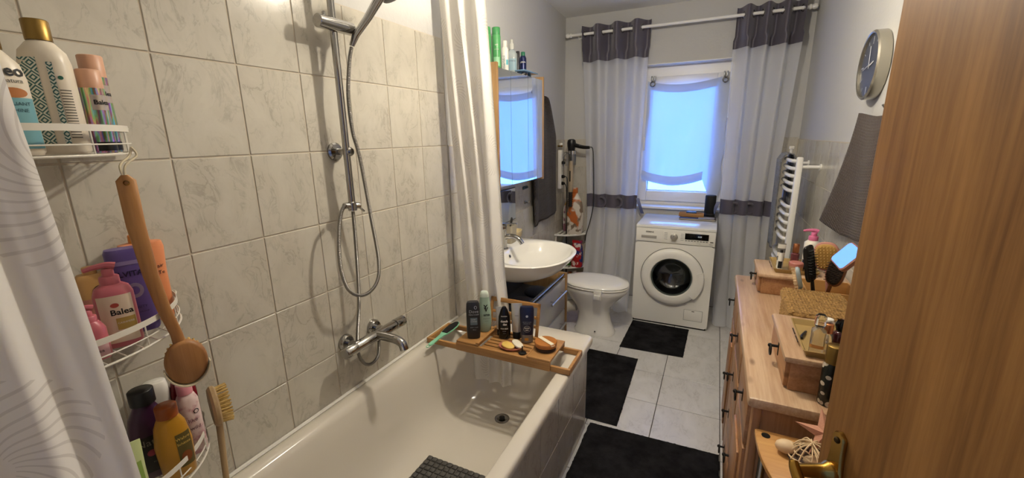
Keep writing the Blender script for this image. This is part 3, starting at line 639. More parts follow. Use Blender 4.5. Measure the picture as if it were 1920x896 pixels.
# second brush, hung outside the lower basket
b2 = T('bath_brush', 'round bath brush with pale bristles turned right beside the lower basket', 'brush', (.085, .606, .86))
al = along((.35, .93, 0))
G().lathe([(.05, -.012), (.056, -.006), (.056, .002), (.052, .006)], 28, mtx=al).obj('brush_head', wood_mat('ash_wood', '#b59a72', '#8f7450', 'z', .5), b2)
g = G()
for q, n_ in ((.95, 30), (.75, 22), (.5, 14), (.2, 6)):
    for i in range(n_):
        a = 2*pi*i/n_+q; p = al @ Vector((.05*q*cos(a), .05*q*sin(a), .006)); e = al @ Vector((.053*q*cos(a)+random.uniform(-.002, .002), .053*q*sin(a)+random.uniform(-.002, .002), .032)); g.tube([p, e], .0022, 5)
g.obj('bristles', bristle, b2)
G().tube(catmull([(0, 0, -.05), (.003, -.006, -.12), (.006, -.014, -.22), (.006, -.014, -.255)], 5), lambda t: .009-.002*t, 10).obj('brush_handle', MATS['ash_wood'], b2)
# ---------------- bamboo tray across the tub
tr_ = T('bath_tray', 'bamboo bath tray lying across the tub with book rest', 'tray', (.41, 1.70, .5635))
def tb(name, a, b, parent=tr_, r=.003): return G().rbox((a[0]-.41, a[1]-1.70, a[2]-.5635), (b[0]-.41, b[1]-1.70, b[2]-.5635), r).obj(name, bamboo, parent)
tb('front_rail', (.215, 1.595, .567), (.70, 1.611, .608)); tb('back_rail', (.215, 1.789, .567), (.70, 1.805, .608))
for i in range(6): tb('slat', (.345, 1.617+i*.0287, .594), (.60, 1.6375+i*.0287, .602), r=.0015)
tb('bearer', (.34, 1.611, .580), (.352, 1.789, .594)); tb('bearer', (.592, 1.611, .580), (.604, 1.789, .594))
tb('platform_board', (.218, 1.597, .607), (.34, 1.803, .6185)); tb('platform_board', (.588, 1.597, .607), (.702, 1.803, .6185))
tb('platform_edge', (.325, 1.597, .6185), (.343, 1.803, .628)); tb('platform_edge', (.588, 1.597, .6185), (.594, 1.803, .622))
for x0, x1, e0, e1 in ((.035, .218, .035, .05), (.70, .79, .776, .79)):
    fr_ = tb('extension_arm', (x0, 1.603, .5645), (x1, 1.617, .592)); tb('extension_arm', (x0, 1.783, .5645), (x1, 1.797, .592)); tb('end_bar', (e0, 1.617, .5645), (e1, 1.783, .592))
bkm = Matrix.Translation((0, .098, .040)) @ Matrix.Rotation(rad(-14), 4, 'X')
for nm, a, b in (('rest_side', (-.125, 0, 0), (-.11, .010, .17)), ('rest_side', (.135, 0, 0), (.15, .010, .17)), ('rest_top', (-.125, 0, .148), (.15, .010, .17)), ('rest_slat', (-.11, .002, .045), (.135, .008, .06)), ('rest_slat', (-.11, .002, .09), (.135, .008, .105))):
    G().rbox(a, b, .002, mtx=bkm).obj(nm, bamboo, tr_)
# things on the tray
b = Bottle('shower_gel', 'charcoal grey shower gel bottle at the left of the bamboo tray', (.283, 1.657, .6187), [(0, .024, .016, 3.5), (.005, .031, .02, 3.5), (.05, .034, .021, 3.5), (.15, .033, .02, 3.5), (.178, .031, .019, 3.2), (.188, .026, .014, 3)], M('plastic_charcoal', '#26262a', .35), rz=face_cam(.283, 1.657, -.05))
lg = M('print_light', '#a9abb0', .5)
b.text('Dove', .021, .143, .004, lg).text('MEN+CARE', .0095, .127, .004, lg).patch(-.014, .02, .075, .112, M('label_slate', '#5d6a74', .4)).text('CLEAN', .007, .102, .0, white_print).text('COMFORT', .0065, .092, .003, white_print).text('BODY + FACE', .006, .062, .004, lg).text('400 ml', .006, .05, .004, lg).patch(.006, .02, .155, .172, lg, oval=True).patch(.009, .018, .157, .17, MATS['plastic_charcoal'], off=.001, oval=True)
b = Bottle('shower_gel', 'pale mint shower gel bottle behind the charcoal bottle', (.30, 1.742, .6187), [(0, .022, .015, 2.6), (.005, .028, .018, 2.6), (.05, .032, .02, 2.6), (.12, .03, .019, 2.6), (.18, .023, .015, 2.6), (.185, .0225, .015, 2.6)], M('plastic_mint', '#9fb7a2', .35), rz=face_cam(.30, 1.742, .0))
b.text('ama', .019, .095, .008, black_print, .0004).text('Y', .03, .135, .004, black_print, .001).text('V', .03, .122, .006, black_print, .001).text('pflegedusche', .007, .075, .008, grey_print).text('limette', .006, .062, .008, grey_print).cap([(.185, .0228, .0155, 2.6), (.2, .021, .014, 2.6), (.212, .0165, .0115, 2.4), (.215, .012, .008, 2.2)], M('cap_mint', '#c6d2c4', .35))
zt = .6025
b = Bottle('cream_tube', 'white cream tube standing behind the black bottle on the tray', (.372, 1.772, zt), [(0, .019, .017, 2), (.032, .019, .017, 2), (.033, .022, .017, 2.1), (.09, .023, .011, 2.3), (.14, .024, .003, 2.6), (.148, .024, .0015, 3)], M('tube_white', '#b9b6af', .3, .2), rz=face_cam(.372, 1.772, .1), cat='tube')
b.rcap(.0192, 0, .032, black)
b = Bottle('shower_gel', 'glossy black shower gel bottle with curved shoulder on the tray', (.408, 1.742, zt), [(0, .024, .015, 2.6), (.005, .029, .019, 2.6), (.06, .031, .02, 2.6), (.115, .028, .018, 2.5), (.15, .017, .013, 2.3), (.166, .008, .007, 2)], M('plastic_black', '#0c0c0f', .2), rz=face_cam(.408, 1.742, -.05))
b.text('duschdas', .0085, .122, 0, white_print).text('dusch', .015, .096, 0, white_print, .0006).text('das', .015, .08, .003, white_print, .0006).text('FOR MEN', .0085, .057, 0, white_print, .0003).text('SPORT', .006, .044, 0, lg).text('2 in 1', .006, .034, 0, lg)
b = Bottle('cream_tube', 'silver-white cream tube with black cap between black and navy bottles', (.462, 1.772, zt), [(0, .021, .017, 2), (.034, .021, .017, 2), (.035, .024, .017, 2.1), (.11, .026, .011, 2.3), (.17, .027, .003, 2.6), (.18, .027, .0015, 3)], M('tube_silver', '#c4c1b6', .28, .35), rz=face_cam(.462, 1.772, 0), cat='tube')
b.text('men', .011, .12, .0, grey_print).rcap(.0212, 0, .034, black)
b = Bottle('shower_gel', 'navy blue shower gel bottle with silver foot on the tray', (.527, 1.748, zt), [(0, .022, .016, 3), (.005, .027, .019, 3), (.045, .029, .02, 3), (.046, .03, .02, 3), (.12, .034, .021, 3), (.172, .034, .016, 3), (.184, .031, .012, 3)], M('plastic_navy', '#171c36', .3), rz=face_cam(.527, 1.748, 0))
b.patch(-.0285, .0285, .004, .045, M('label_silver', '#8f8f92', .3, .7), off=.0008).patch(-.012, .006, .016, .03, M('label_ochre', '#c98f3a', .5), off=.0014).text('3 in 1', .006, .023, -.003, black_print).patch(-.0165, .0165, .06, .093, white_print, oval=True).patch(-.0155, .0155, .061, .092, MATS['plastic_navy'], off=.001, oval=True).text('NIVEA', .0085, .081, 0, white_print, .0003).text('MEN', .0075, .071, 0, white_print, .0003).text('PROTECT & CARE', .005, .112, 0, lg).text('SHOWER GEL', .0055, .104, 0, lg).patch(-.006, .006, .135, .147, lg, oval=True)
fb = T('foot_brush', 'round wooden body brush with cream strap on the right of the tray', 'brush', (.645, 1.692, .6187))
G().lathe([(.043, 0), (.046, .002), (.047, .016), (.044, .018)], 36).obj('bristle_pad', stripes_mat('bristle_dark', '#2f241d', '#4b3a2e', 90, 0, .9), fb)
G().lathe([(.044, .018), (.051, .021), (.052, .037), (.050, .040), (0, .0408)], 36, cap1=False).obj('wooden_back', brush_wood_x, fb)
G().grid(lambda u, v: ((-.0535+.107*u)*.86+(.010-.02*v)*.5, (-.0535+.107*u)*-.5+(.010-.02*v)*.86, .0428 if .06 < u < .94 else .034), 16, 1).obj('strap', M('strap_cream', '#ded2b8', .9), fb)
sd = T('soap_dish', 'terracotta pink oval soap dish on the slats of the tray', 'soap dish', (.478, 1.662, .6022))
G().rings([sell(.045, .03, 2, 0), sell(.054, .038, 2, .004), sell(.058, .042, 2, .012), sell(.054, .038, 2, .012), sell(.045, .03, 2, .006)]).obj('dish', M('dish_pink', '#a5624e', .6), sd)
tag(G().rings([sell(.026, .018, 2.3, .0), sell(.034, .024, 2.3, .005), sell(.034, .024, 2.3, .011), sell(.028, .018, 2.3, .0155)]).obj('soap_bar', M('soap_yellow', '#dcb85e', .5), None, (.470, 1.655, .609), (.05, .08, -.3)), 'yellow oval soap bar on the pink dish', 'soap')
tag(G().rings([sell(.024, .017, 2.3, .0), sell(.032, .022, 2.3, .005), sell(.032, .022, 2.3, .011), sell(.026, .017, 2.3, .0155)]).obj('soap_bar', M('soap_white', '#ddd5c2', .5), None, (.507, 1.676, .6145), (-.15, .25, -.5)), 'white oval soap bar leaning on the yellow one', 'soap')
hk = T('candle_stand', 'small dark metal stand with thin post on the tray', 'stand', (.552, 1.636, .6022))
G().lathe([(.017, 0), (.0185, .002), (.0185, .006), (.004, .01), (0, .01)], 24, cap1=False).obj('foot', iron, hk); G().lathe([(.003, .009), (.0025, .036), (.001, .038)], 10).obj('post', iron, hk)
ff = T('foot_file', 'mint green foot file with black rasp resting on the left end of the tray', 'foot file', (.10, 1.66, .596))
fm = Matrix.Rotation(rad(-3), 4, 'Z') @ Matrix.Rotation(rad(5), 4, 'X')
mint = M('plastic_mintgreen', '#86c7a4', .4)
def fprof(L): return [(y, w_) for y, w_ in L]
g = G(); P1 = [(-.115, .006), (-.105, .010), (-.09, .0105), (-.05, .0095), (-.015, .012), (.01, .020), (.05, .0245), (.09, .0235), (.12, .015), (.13, .004)]
poly = [(w_, y) for y, w_ in P1]+[(-w_, y) for y, w_ in reversed(P1)]
g.prism(poly, 0, .006, fm).obj('file_body', mint, ff)
P2 = [(.008, .016), (.05, .0215), (.09, .0205), (.117, .012), (.124, .004)]
G().prism([(w_, y) for y, w_ in P2]+[(-w_, y) for y, w_ in reversed(P2)], .006, .0085, fm).obj('rasp', M('rasp_black', '#141414', .9, bump=(500, .8, .002)), ff)
G().tube([fm @ Vector((.008*cos(a), -.124+.009*sin(a), .003)) for a in [2*pi*i/16 for i in range(16)]], .002, 6, closed=True).obj('hanging_ring', mint, ff)
# ================================================================ basin corner
# mirror cabinet on the rear left wall
mc = T('mirror_cabinet', 'three-door mirror cabinet with oak sides above the basin', 'cabinet', (0, 2.62, 1.275))
G().box((-.035, -.335, .008), (.118, .345, .668)).obj('carcass', M('cabinet_white', '#c9c8c4', .4), mc, flat=True)
for y0, y1, x1, z1 in ((-.372, -.352, .135, .70), (.352, .370, .127, .70)): G().rbox((-.05, y0, -.015), (x1, y1, z1), .0015).obj('side_panel', oak, mc)
for y0, y1 in ((-.335, -.172), (-.168, .088), (.092, .346)): G().box((.1185, y0, .0), (.1225, y1, .676)).obj('mirror_door', mirror, mc, flat=True)
G().rbox((-.03, -.345, .668), (.118, .346, .676), .001).obj('top_board', M('cabinet_grey', '#5d5f63', .4), mc)
G().box((.03, -.34, -.012), (.10, -.30, 0)).obj('lamp_switch', black, mc, flat=True)
zt = 1.275+.6765
can_g = M('can_green', '#4f9a5c', .35)
for i, (loc, r, h, lb) in enumerate((((.03, 2.335, zt), .026, .225, 'green hairspray can standing nearest the shower curtain on the cabinet'), ((.035, 2.445, zt), .026, .245, 'taller green hairspray can second from the curtain on the cabinet'))):
    b = Bottle('hairspray_can', lb, loc, [(0, r*.97, r*.97, 2), (.004, r, r, 2), (h*.8, r, r, 2), (h*.83, r*.9, r*.9, 2)], can_g, cat='spray can')
    b.patch(-r*.7, r*.7, .03, .08, M('label_lightgreen', '#8fc79a', .4)).text('taft', .014, h*.6, 0, white_print).text('volume', .009, h*.5, 0, white_print)
    b.rcap(r*.92, h*.83, h, M('cap_green', '#3f8a50', .4))
b = Bottle('mouthwash_bottle', 'slim white mouthwash bottle with vertical lettering on the cabinet', (.04, 2.545, zt), [(0, .021, .017, 2.6), (.005, .023, .019, 2.6), (.14, .023, .019, 2.6), (.155, .014, .013, 2)], white_plastic)
v, f = text_geo('meridol', .024); G().add([b.sf(-p.y-.006, p.x+.065, .0012) for p in v], f).obj('lettering', M('ink_teal', '#1c5560', .6), b.t, flat=True)
b.patch(.006, .02, .05, .08, M('label_aqua', '#5fb0bd', .4)).rcap(.015, .155, .19, white_plastic)
b = Bottle('mouthwash_bottle', 'clear mouthwash bottle with dome cap on the cabinet', (.04, 2.645, zt), [(0, .031, .02, 2.8), (.005, .034, .023, 2.8), (.13, .034, .023, 2.8), (.15, .02, .018, 2.2), (.155, .015, .015, 2)], M('pet_clear', '#cfdada', .12, trans=.6, ior=1.3))
b.patch(-.028, .028, .03, .10, M('label_bluegrey', '#7d99a5', .4)).text('LISTERINE', .0105, .085, 0, black_print).rcap(.017, .155, .19, M('cap_clear', '#cfcfc8', .25, trans=.3)).rcap(.010, .19, .215, MATS['cap_clear'], 'nozzle')
b = Bottle('spray_can', 'thin dark spray tube between clear and blue bottles on the cabinet', (.05, 2.715, zt), [(0, .0115, .0115, 2), (.15, .0115, .0115, 2), (.155, .009, .009, 2)], M('can_dark', '#2b2a30', .3, .4), cat='spray can')
b.rcap(.0118, .11, .156, M('can_dark_cap', '#1b1a1e', .4))
b = Bottle('shaving_foam', 'dark blue shaving foam can with green tip on the cabinet', (.06, 2.775, zt), [(0, .021, .021, 2), (.004, .0225, .0225, 2), (.03, .0225, .0225, 2), (.12, .0225, .0225, 2), (.135, .016, .016, 2)], M('can_blue', '#1a2350', .28, .3), cat='spray can')
b.patch(-.016, .016, .003, .03, brushed).text('gillette', .012, .095, 0, white_print, .0003).rcap(.014, .135, .16, M('cap_teal', '#1f6a4b', .4))
gs = T('glass_tray', 'pale blue glass slab jutting over the cabinet edge', 'tray', (.10, 2.70, zt))
G().rbox((-.02, -.10, .018), (.05, .12, .026), .002).obj('slab', M('glass_blue', '#7fa4c4', .08, trans=.3), gs)
G().rbox((-.015, -.06, 0), (.005, -.045, .018), .001).rbox((-.015, .09, 0), (.005, .105, .018), .001).obj('foot', MATS['glass_blue'], gs)
# lower mirror panel on the wall, small hooks
pm_ = T('wall_mirror', 'small dark mirror on the wall under the cabinet', 'mirror', (-.026, 2.66, .98), SK)
G().rbox((.0, -.20, .0), (.006, .15, .235), .001).obj('frame', black, pm_); G().box((.006, -.192, .006), (.0085, .142, .229)).obj('mirror_pane', mirror, pm_, flat=True)
for i, (y, zz, lb) in enumerate(((3.02, 1.185, 'upper dark clip holder on the wall right of the small dark mirror'), (3.02, 1.07, 'lower chrome wall hook right of the small dark mirror'))):
    h_ = T('wall_hook', lb, 'hook', (-.046, y, zz), SK)
    G().rbox((0, -.045 if i == 0 else -.012, -.012), (.01, .045 if i == 0 else .012, .012), .003).obj('plate', M('hook_dark', '#243a3c', .3) if i == 0 else chrome, h_)
    G().tube(catmull([(.008, 0, 0), (.03, 0, -.004), (.036, 0, .012)] if i else [(.008, -.03, .004), (.028, 0, .004), (.008, .03, .004)], 5), .004, 8).obj('prong', chrome if i else MATS['hook_dark'], h_)
# charcoal towel hanging beyond the cabinet
def lt(u, v):
    z = 1.90-1.04*v
    c = 3.40+.07*v; wd = (.06+.25*min(1, v*3.2)**.8)
    y = c+(2*u-1)*wd*(1 if u < .5 else 1.05); 
    return (-.030-.05*(y-3.0)*.55+.012*sin(9*u+2*v)+.012*sin(17*u)*(1-v*.5), y, z-.05*(2*u-1)**2*(1-v)+.03*(u-.5)*v)
tw_ = T('bath_towel', 'large charcoal towel hanging on the wall beyond the mirror cabinet', 'towel', (-.03, 3.32, .86))
g = G().grid(lt, 40, 40, lambda u, v: (u*.6, v*1.04)); o = g.obj('cloth', towel_dark, tw_, (.03, -3.32, -.86))
md = o.modifiers.new('thick', 'SOLIDIFY'); md.thickness = .008; md.offset = 1
G().tube([(-.03, -.02, 1.05), (.025, -.02, 1.05), (.03, -.02, 1.065)], .004, 8).obj('hanging_hook', chrome, tw_)
# wash basin
ba = T('wash_basin', 'oval white wash basin mounted on the wall', 'sink', (0, 2.37, .70))
def br_(cx, a, b, z, n=2.25, xmin=-.012):
    return [(max(p[0], xmin), p[1], z) for p in sell(a, b, n, 0, 48, (cx, 0)) for _ in (0,)]
rs = [[(x, y, z) for x, y, _ in [(max(q[0], 0.0), q[1], 0) for q in sell(a, b, n, 0, 56, (cx, 0))]] for cx, a, b, n, z in
      ((.16, .15, .12, 2.2, 0), (.18, .20, .18, 2.2, .02), (.20, .27, .25, 2.3, .065), (.215, .315, .305, 2.4, .125), (.22, .33, .325, 2.4, .155), (.22, .333, .33, 2.4, .163), (.22, .328, .325, 2.4, .169))]
rs += [[(x, y, z) for x, y, _ in sell(a, b, n, 0, 56, (cx, 0))] for cx, a, b, n, z in ((.325, .205, .29, 2.3, .168), (.325, .198, .283, 2.3, .158), (.32, .185, .262, 2.2, .115), (.31, .15, .21, 2.1, .07), (.30, .08, .11, 2, .05), (.30, .02, .022, 2, .047))]
G().rings(rs).obj('bowl', white_gloss, ba, angle=60)
G().lathe([(0, 0), (.021, 0), (.021, .003), (.014, .004), (0, .003)], 20, cap0=False, cap1=False).obj('basin_drain', chrome, ba, (.30, 0, .049))
G().lathe([(0, .0), (.010, 0), (.010, .002), (0, .002)], 14, mtx=along((1, 0, .4))).obj('overflow', black, ba, (.136, 0, .125))
fa = T('basin_tap', 'chrome single-lever tap on the wash basin', 'tap', (.088, 2.37, .8695)); fa.scale = (1.3, 1.3, 1.3)
G().lathe([(.027, 0), (.027, .004), (.0215, .008), (.0195, .09), (.021, .093), (.021, .118), (.0195, .122), (0, .123)], 22, cap1=False).obj('body', chrome, fa)
G().tube(catmull([(.01, 0, .06), (.05, 0, .068), (.085, 0, .058), (.105, 0, .035)], 6), lambda t: .0125-.001*t, 14).obj('spout', chrome, fa)
G().rbox((.0, -.007, .123), (.085, .007, .129), .002, mtx=Matrix.Rotation(rad(-4), 4, 'Y')).obj('lever', chrome, fa)
G().tube([(-.018, -.016, .0), (-.02, -.018, .055)], .0025, 6).sphere((-.02, -.018, .058), .004, 8, 6).obj('plug_rod', chrome, fa)
cu = T('tooth_cup', 'beige square tumbler with a toothbrush loop behind the tap', 'cup', (.048, 2.54, .8693)); cu.scale = (1.15, 1.15, 1.2)
G().rings([rrect(-.03, .03, -.032, .032, .008, 0), rrect(-.033, .033, -.036, .036, .008, .004), rrect(-.036, .036, -.039, .039, .008, .10), rrect(-.033, .033, -.036, .036, .007, .10), rrect(-.03, .03, -.033, .033, .007, .01)]).obj('cup_body', M('stone_beige', '#a99f8a', .6), cu)
G().tube(catmull([(0, .0, .012), (.005, .012, .10), (.006, .02, .13), (.006, .03, .137), (.006, .034, .125), (.004, .024, .095)], 6), .0035, 8).obj('brush_loop', M('loop_dark', '#2c2a28', .4), cu)
sb = T('storage_dish', 'pale yellow oval soap tray at the back of the basin', 'soap dish', (-.008, 2.665, .872))
G().rings([sell(.03, .06, 2.6, 0, o=(.04, 0)), sell(.038, .072, 2.6, .008, o=(.04, 0)), sell(.042, .078, 2.6, .05, o=(.04, 0)), sell(.038, .074, 2.6, .052, o=(.04, 0)), sell(.03, .06, 2.6, .02, o=(.04, 0))]).obj('dish', M('dish_yellow', '#d0be92', .45), sb)
# vanity unit under the basin
va = T('vanity_cabinet', 'grey gloss vanity cabinet with oak sides under the basin', 'cabinet', (0, 2.50, 0))
grey_gloss = M('grey_gloss', '#bfc0c0', .15)
for y0, y1 in ((-.42, -.402), (.402, .42)): G().rbox((-.03, y0, .0), (.345, y1, .575), .0015).obj('side_panel', oak, va)
G().box((-.03, -.402, .06), (.315, .402, .44)).box((-.03, -.402, .44), (-.01, .402, .575)).obj('carcass', M('carcass_dark', '#3e3d3d', .5), va, flat=True)
for z0, z1 in ((.295, .535), (.055, .285)):
    d = G().rbox((.315, -.398, z0), (.334, .398, z1), .002).obj('drawer', grey_gloss, va)
    zc = z1-.075
    h = G().tube([(.366, .03, zc), (.366, .33, zc)], .0085, 10)
    for yy in (.09, .29): h.tube([(.333, yy, zc), (.366, yy, zc)], .0055, 8)
    h.obj('handle', brushed, d)
G().tube([(.325, -.40, .565), (.325, .40, .565)], .005, 10).obj('gallery_rail', chrome, va)
G().rbox((.30, -.402, .537), (.312, .402, .562), .001).obj('front_lip', M('lip_glass', '#6d7072', .1), va)
for i, (p, s_, c, lb) in enumerate((((.13, 2.28, .4402), (.10, .09, .07), '#2c2d33', 'dark bag lying in the vanity under the basin, nearest the tub'), ((.16, 2.50, .4402), (.09, .088, .05), '#4a4038', 'brown pouch lying in the middle of the vanity under the basin'), ((.18, 2.72, .4402), (.09, .09, .06), '#30343c', 'blue-grey pouch lying in the far end of the vanity'))):
    rr = random.Random(i)
    g = G(); rs = []
    for j in range(7):
        a = j/6; k = sin(pi*(.18+.75*a))**.6
        rs.append([(s_[0]*k*cos(q)*(1+.12*rr.random()), s_[1]*k*sin(q)*(1+.12*rr.random()), s_[2]*a) for q in [2*pi*m/20 for m in range(20)]])
    tag(g.rings(rs).obj('pouch', M('pouch_%d' % i, c, .6), None, p), lb, 'pouch')
# toilet
to = T('toilet', 'white toilet with closed lid beside the washing machine', 'toilet', (.46, 3.215, 0))
def el(cx, a, b, n, z): return sell(a, b, n, z, 44, (cx, 0))
G().rings([el(.03, .165, .115, 2.3, 0), el(.03, .167, .117, 2.3, .012), el(.03, .155, .108, 2.3, .03), el(.025, .135, .098, 2.2, .10), el(.02, .125, .095, 2.2, .17), el(.01, .145, .11, 2.2, .23), el(.015, .20, .145, 2.2, .30), el(.03, .245, .172, 2.2, .36), el(.032, .255, .178, 2.2, .39), el(.032, .252, .176, 2.2, .40)]).obj('bowl', white_gloss, to, angle=60)
G().rings([el(.03, .255, .18, 2.25, .402), el(.03, .26, .185, 2.25, .408), el(.03, .258, .183, 2.25, .416), el(.03, .252, .178, 2.25, .418)]).obj('seat', white_gloss, to, angle=60)
G().rings([el(.028, .256, .181, 2.25, .420), el(.028, .261, .186, 2.25, .426), el(.026, .255, .18, 2.25, .44), el(.02, .20, .14, 2.2, .451), el(.015, .1, .07, 2.2, .454)]).obj('lid', white_gloss, to, angle=60)
for yy in (-.07, .07): G().tube([(-.235, yy-.02, .425), (-.235, yy+.02, .425)], .012, 10).obj('hinge', chrome, to)
G().rbox((-.50, -.17, .38), (-.30, .17, .41), .01).rbox((-.33, -.14, .20), (-.20, .14, .40), .03).obj('rear_shelf', white_gloss, to)
G().tube(catmull([(-.13, 0, .20), (-.2, -.01, .19), (-.27, -.03, .17), (-.32, -.05, .12), (-.33, -.05, .06)], 6), .05, 18).obj('outlet_pipe', M('pipe_white', '#cfcbc0', .4), to)
for a in (-.2, -.235): G().tube([(a, -.012, .19-.02*(a < -.21)), (a-.012, -.016, .187-.02*(a < -.21))], .056, 18).obj('rubber_sleeve', MATS['pipe_white'], to)
G().lathe([(.072, 0), (.075, .004), (.075, .055), (.07, .06), (.045, .062)], 26).obj('floor_flange', MATS['pipe_white'], to, (-.28, -.07, .001))
G().rbox((.06, -.198, .345), (.12, -.172, .422), .005).rbox((.068, -.206, .352), (.112, -.194, .39), .004).obj('lid_lock', white_plastic, to)
G().lathe([(0, 0), (.006, 0), (.006, .002), (0, .003)], 10, mtx=along((.2, -1, 0))).obj('screw_cap', black, to, (.06, -.1135, .045))
# corner rack with laundry things
cr = T('corner_rack', 'white slatted corner rack behind the toilet', 'shelf', (-.09, 4.115, 0))
for zz in (.30, .63):
    fz = G().tube([(.005+.30*cos(a), -.005-.30*sin(a), zz) for a in [pi/2*i/16 for i in range(17)]], .009, 8).obj('shelf_rim', white_plastic, cr)
    for i in range(6):
        x = .02+i*.045; L = sqrt(max(.0, .30**2-x**2)); G().rbox((x-.013, -.005-L, zz-.004), (x+.013, -.012, zz+.004), .001).obj('slat', white_plastic, fz)
for x, y in ((.012, -.012), (.29, -.015), (.015, -.29)): G().tube([(x, y, 0), (x, y, .64)], .008, 8).obj('post', white_plastic, cr)
def bag(name, lb, loc, sx, sy, h, m, seed, cat='bag', neck=.35):
    rr = random.Random(seed); ph = [rr.uniform(0, 6) for _ in range(4)]; rs = []
    for j in range(10):
        a = j/9; k = (.9+.1*sin(pi*a))*(1-(1-neck)*max(0, (a-.72)/.28)**1.3)
        rs.append([(sx*k*math.copysign(abs(cos(q))**.8, cos(q))*(1+.05*sin(5*q+ph[0]+3*a)), sy*k*math.copysign(abs(sin(q))**.8, sin(q))*(1+.06*sin(4*q+ph[1]-4*a)), h*a) for q in [2*pi*m_/28 for m_ in range(28)]])
    t = T(name, lb, cat, loc); G().rings(rs).obj('body', m, t, angle=70); return t
def print_mat(name, a, b, c, sc):
    m = M(name, a, .35); k = N(m.node_tree); n1 = k.noise(k.coord((1, 1, 1)), sc, 2); n2 = k.noise(k.coord((1, 1.4, .8)), sc*1.4, 2)
    k.l(k.mix(k.ramp(n2, .55, .6), k.mix(k.ramp(n1, .5, .56), lin(a), lin(b)), lin(c)), m.node_tree.nodes['Principled BSDF'].inputs['Base Color']); return m
t = bag('refill_bag', 'white and orange printed refill bag on the upper rack shelf', (.075, 3.93, .6345), .085, .055, .40, print_mat('bag_print', '#cfc6b8', '#b5622c', '#7d6a58', 9), 1); G().rbox((-.03, -.012, .40), (.03, .012, .45), .004).obj('folded_top', MATS['bag_print'], t)
t = bag('detergent_bag', 'white floral detergent bag at the wall end of the upper rack shelf', (-.03, 4.04, .6345), .045, .05, .30, print_mat('bag_print_b', '#d4cfc6', '#8a5a6a', '#cfa34f', 10), 2); G().rbox((-.02, -.01, .30), (.02, .01, .33), .003).obj('folded_top', MATS['bag_print_b'], t)
t = bag('detergent_pack', 'red and blue detergent pack on the lower rack shelf', (.115, 3.92, .3045), .06, .045, .24, print_mat('pack_print', '#a81d1f', '#23336e', '#d9c9c0', 12), 3, 'pack', .8); G().rbox((-.05, -.01, .24), (.05, .01, .265), .003).obj('seal', MATS['pack_print'], t)
t = bag('cleaning_bag', 'green plastic bag on the lower rack shelf next to the red pack', (.005, 3.95, .3045), .045, .05, .14, M('bag_green', '#3f6b2a', .35), 4); G().tube([(0, 0, .135), (.01, 0, .17)], .006).obj('knot', MATS['bag_green'], t)
t = bag('cleaning_box', 'orange red cleaning pack on the floor under the corner rack', (.08, 3.95, .0005), .08, .05, .22, print_mat('box_print', '#b5401c', '#d9843c', '#7c1f14', 10), 5, 'pack', .9); G().rbox((-.02, -.02, .215), (.02, .02, .245), .005).obj('cap', white_plastic, t)
t = bag('bin_bag', 'grey plastic bag hanging beside the red pack', (-.04, 4.0, .3045), .035, .04, .26, M('bag_grey', '#77797c', .4), 6); G().tube([(0, 0, .255), (.0, 0, .29)], .005).obj('knot', MATS['bag_grey'], t)
# power strip, dryer, styling brush
ps = T('power_strip', 'white vertical power strip with black plugs in the corner', 'power strip', (-.066, 3.86, 1.08), SK)
G().rbox((0, -.03, 0), (.035, .03, .36), .006).obj('housing', white_plastic, ps)
for i in range(5):
    s_ = G().lathe([(.019, .0345), (.019, .036), (.0165, .036), (.0165, .03), (0, .03)], 20, mtx=along((1, 0, 0)), cap1=False).obj('socket', M('socket_grey', '#a9a59c', .5), ps, (0, 0, .05+.064*i))
    if i in (0, 1, 3): G().lathe([(.016, .031), (.016, .05), (.011, .065), (.005, .068)], 16, mtx=along((1, -.2, 0))).obj('plug', black, s_)
G().tube(catmull([(.062, -.012, .05), (.085, -.02, .0), (.085, 0.0, -.25), (.08, .02, -.6), (.08, .03, -.9)], 8), .004, 6).tube(catmull([(.062, -.012, .114), (.09, -.02, .08), (.085, .0, -.2), (.085, .015, -.6), (.085, .03, -.95)], 8), .004, 6).obj('mains_cable', black, ps)
hk = T('pipe_valve', 'small brass and white shut-off valve above the power strip', 'valve', (-.075, 3.86, 1.475), SK)
G().tube([(0, 0, 0), (.045, 0, 0)], .009, 10).tube([(.03, -.05, .0), (.03, .03, .0)], .006, 8).obj('pipe', brass, hk); G().lathe([(.014, 0), (.016, .006), (.014, .02)], 12).obj('handwheel', white_plastic, hk, (.03, .0, .008))
hh_ = T('dryer_holder', 'steel ring holder for the hair dryer on the corner wall', 'holder', (.045, 3.93, 1.40))
G().lathe([(.036, 0), (.038, .0), (.038, .03), (.036, .03)], 26, cap0=False, cap1=False).obj('ring', brushed, hh_)
G().rbox((-.135, -.008, .008), (-.037, .008, .022), .002).rbox((-.145, -.025, -.03), (-.135, .025, .05), .003).obj('bracket', brushed, hh_)
G().lathe([(.034, -.10), (.036, .002)], 20, cap0=False, cap1=False).obj('sleeve', M('steel_dull', '#8c8a85', .35, 1), hh_)
hd_ = T('hair_dryer', 'black hair dryer lying in the steel ring holder', 'hair dryer', (.045, 3.93, 1.4305))
G().lathe([(.024, -.09), (.028, -.03), (.034, .0), (.040, .03), (.042, .06), (.036, .085), (.02, .095)], 24, o=(-.01, 0, .012)).obj('barrel', black, hd_)
G().tube(catmull([(.015, -.005, .055), (.06, -.01, .042), (.11, -.015, .032), (.155, -.018, .03), (.17, -.018, .032)], 6), lambda t: .020-.007*t, 14).obj('handle', black, hd_)
G().rbox((.07, -.032, .044), (.10, -.014, .052), .002).obj('switch', M('switch_grey', '#4a4a4c', .4), hd_)
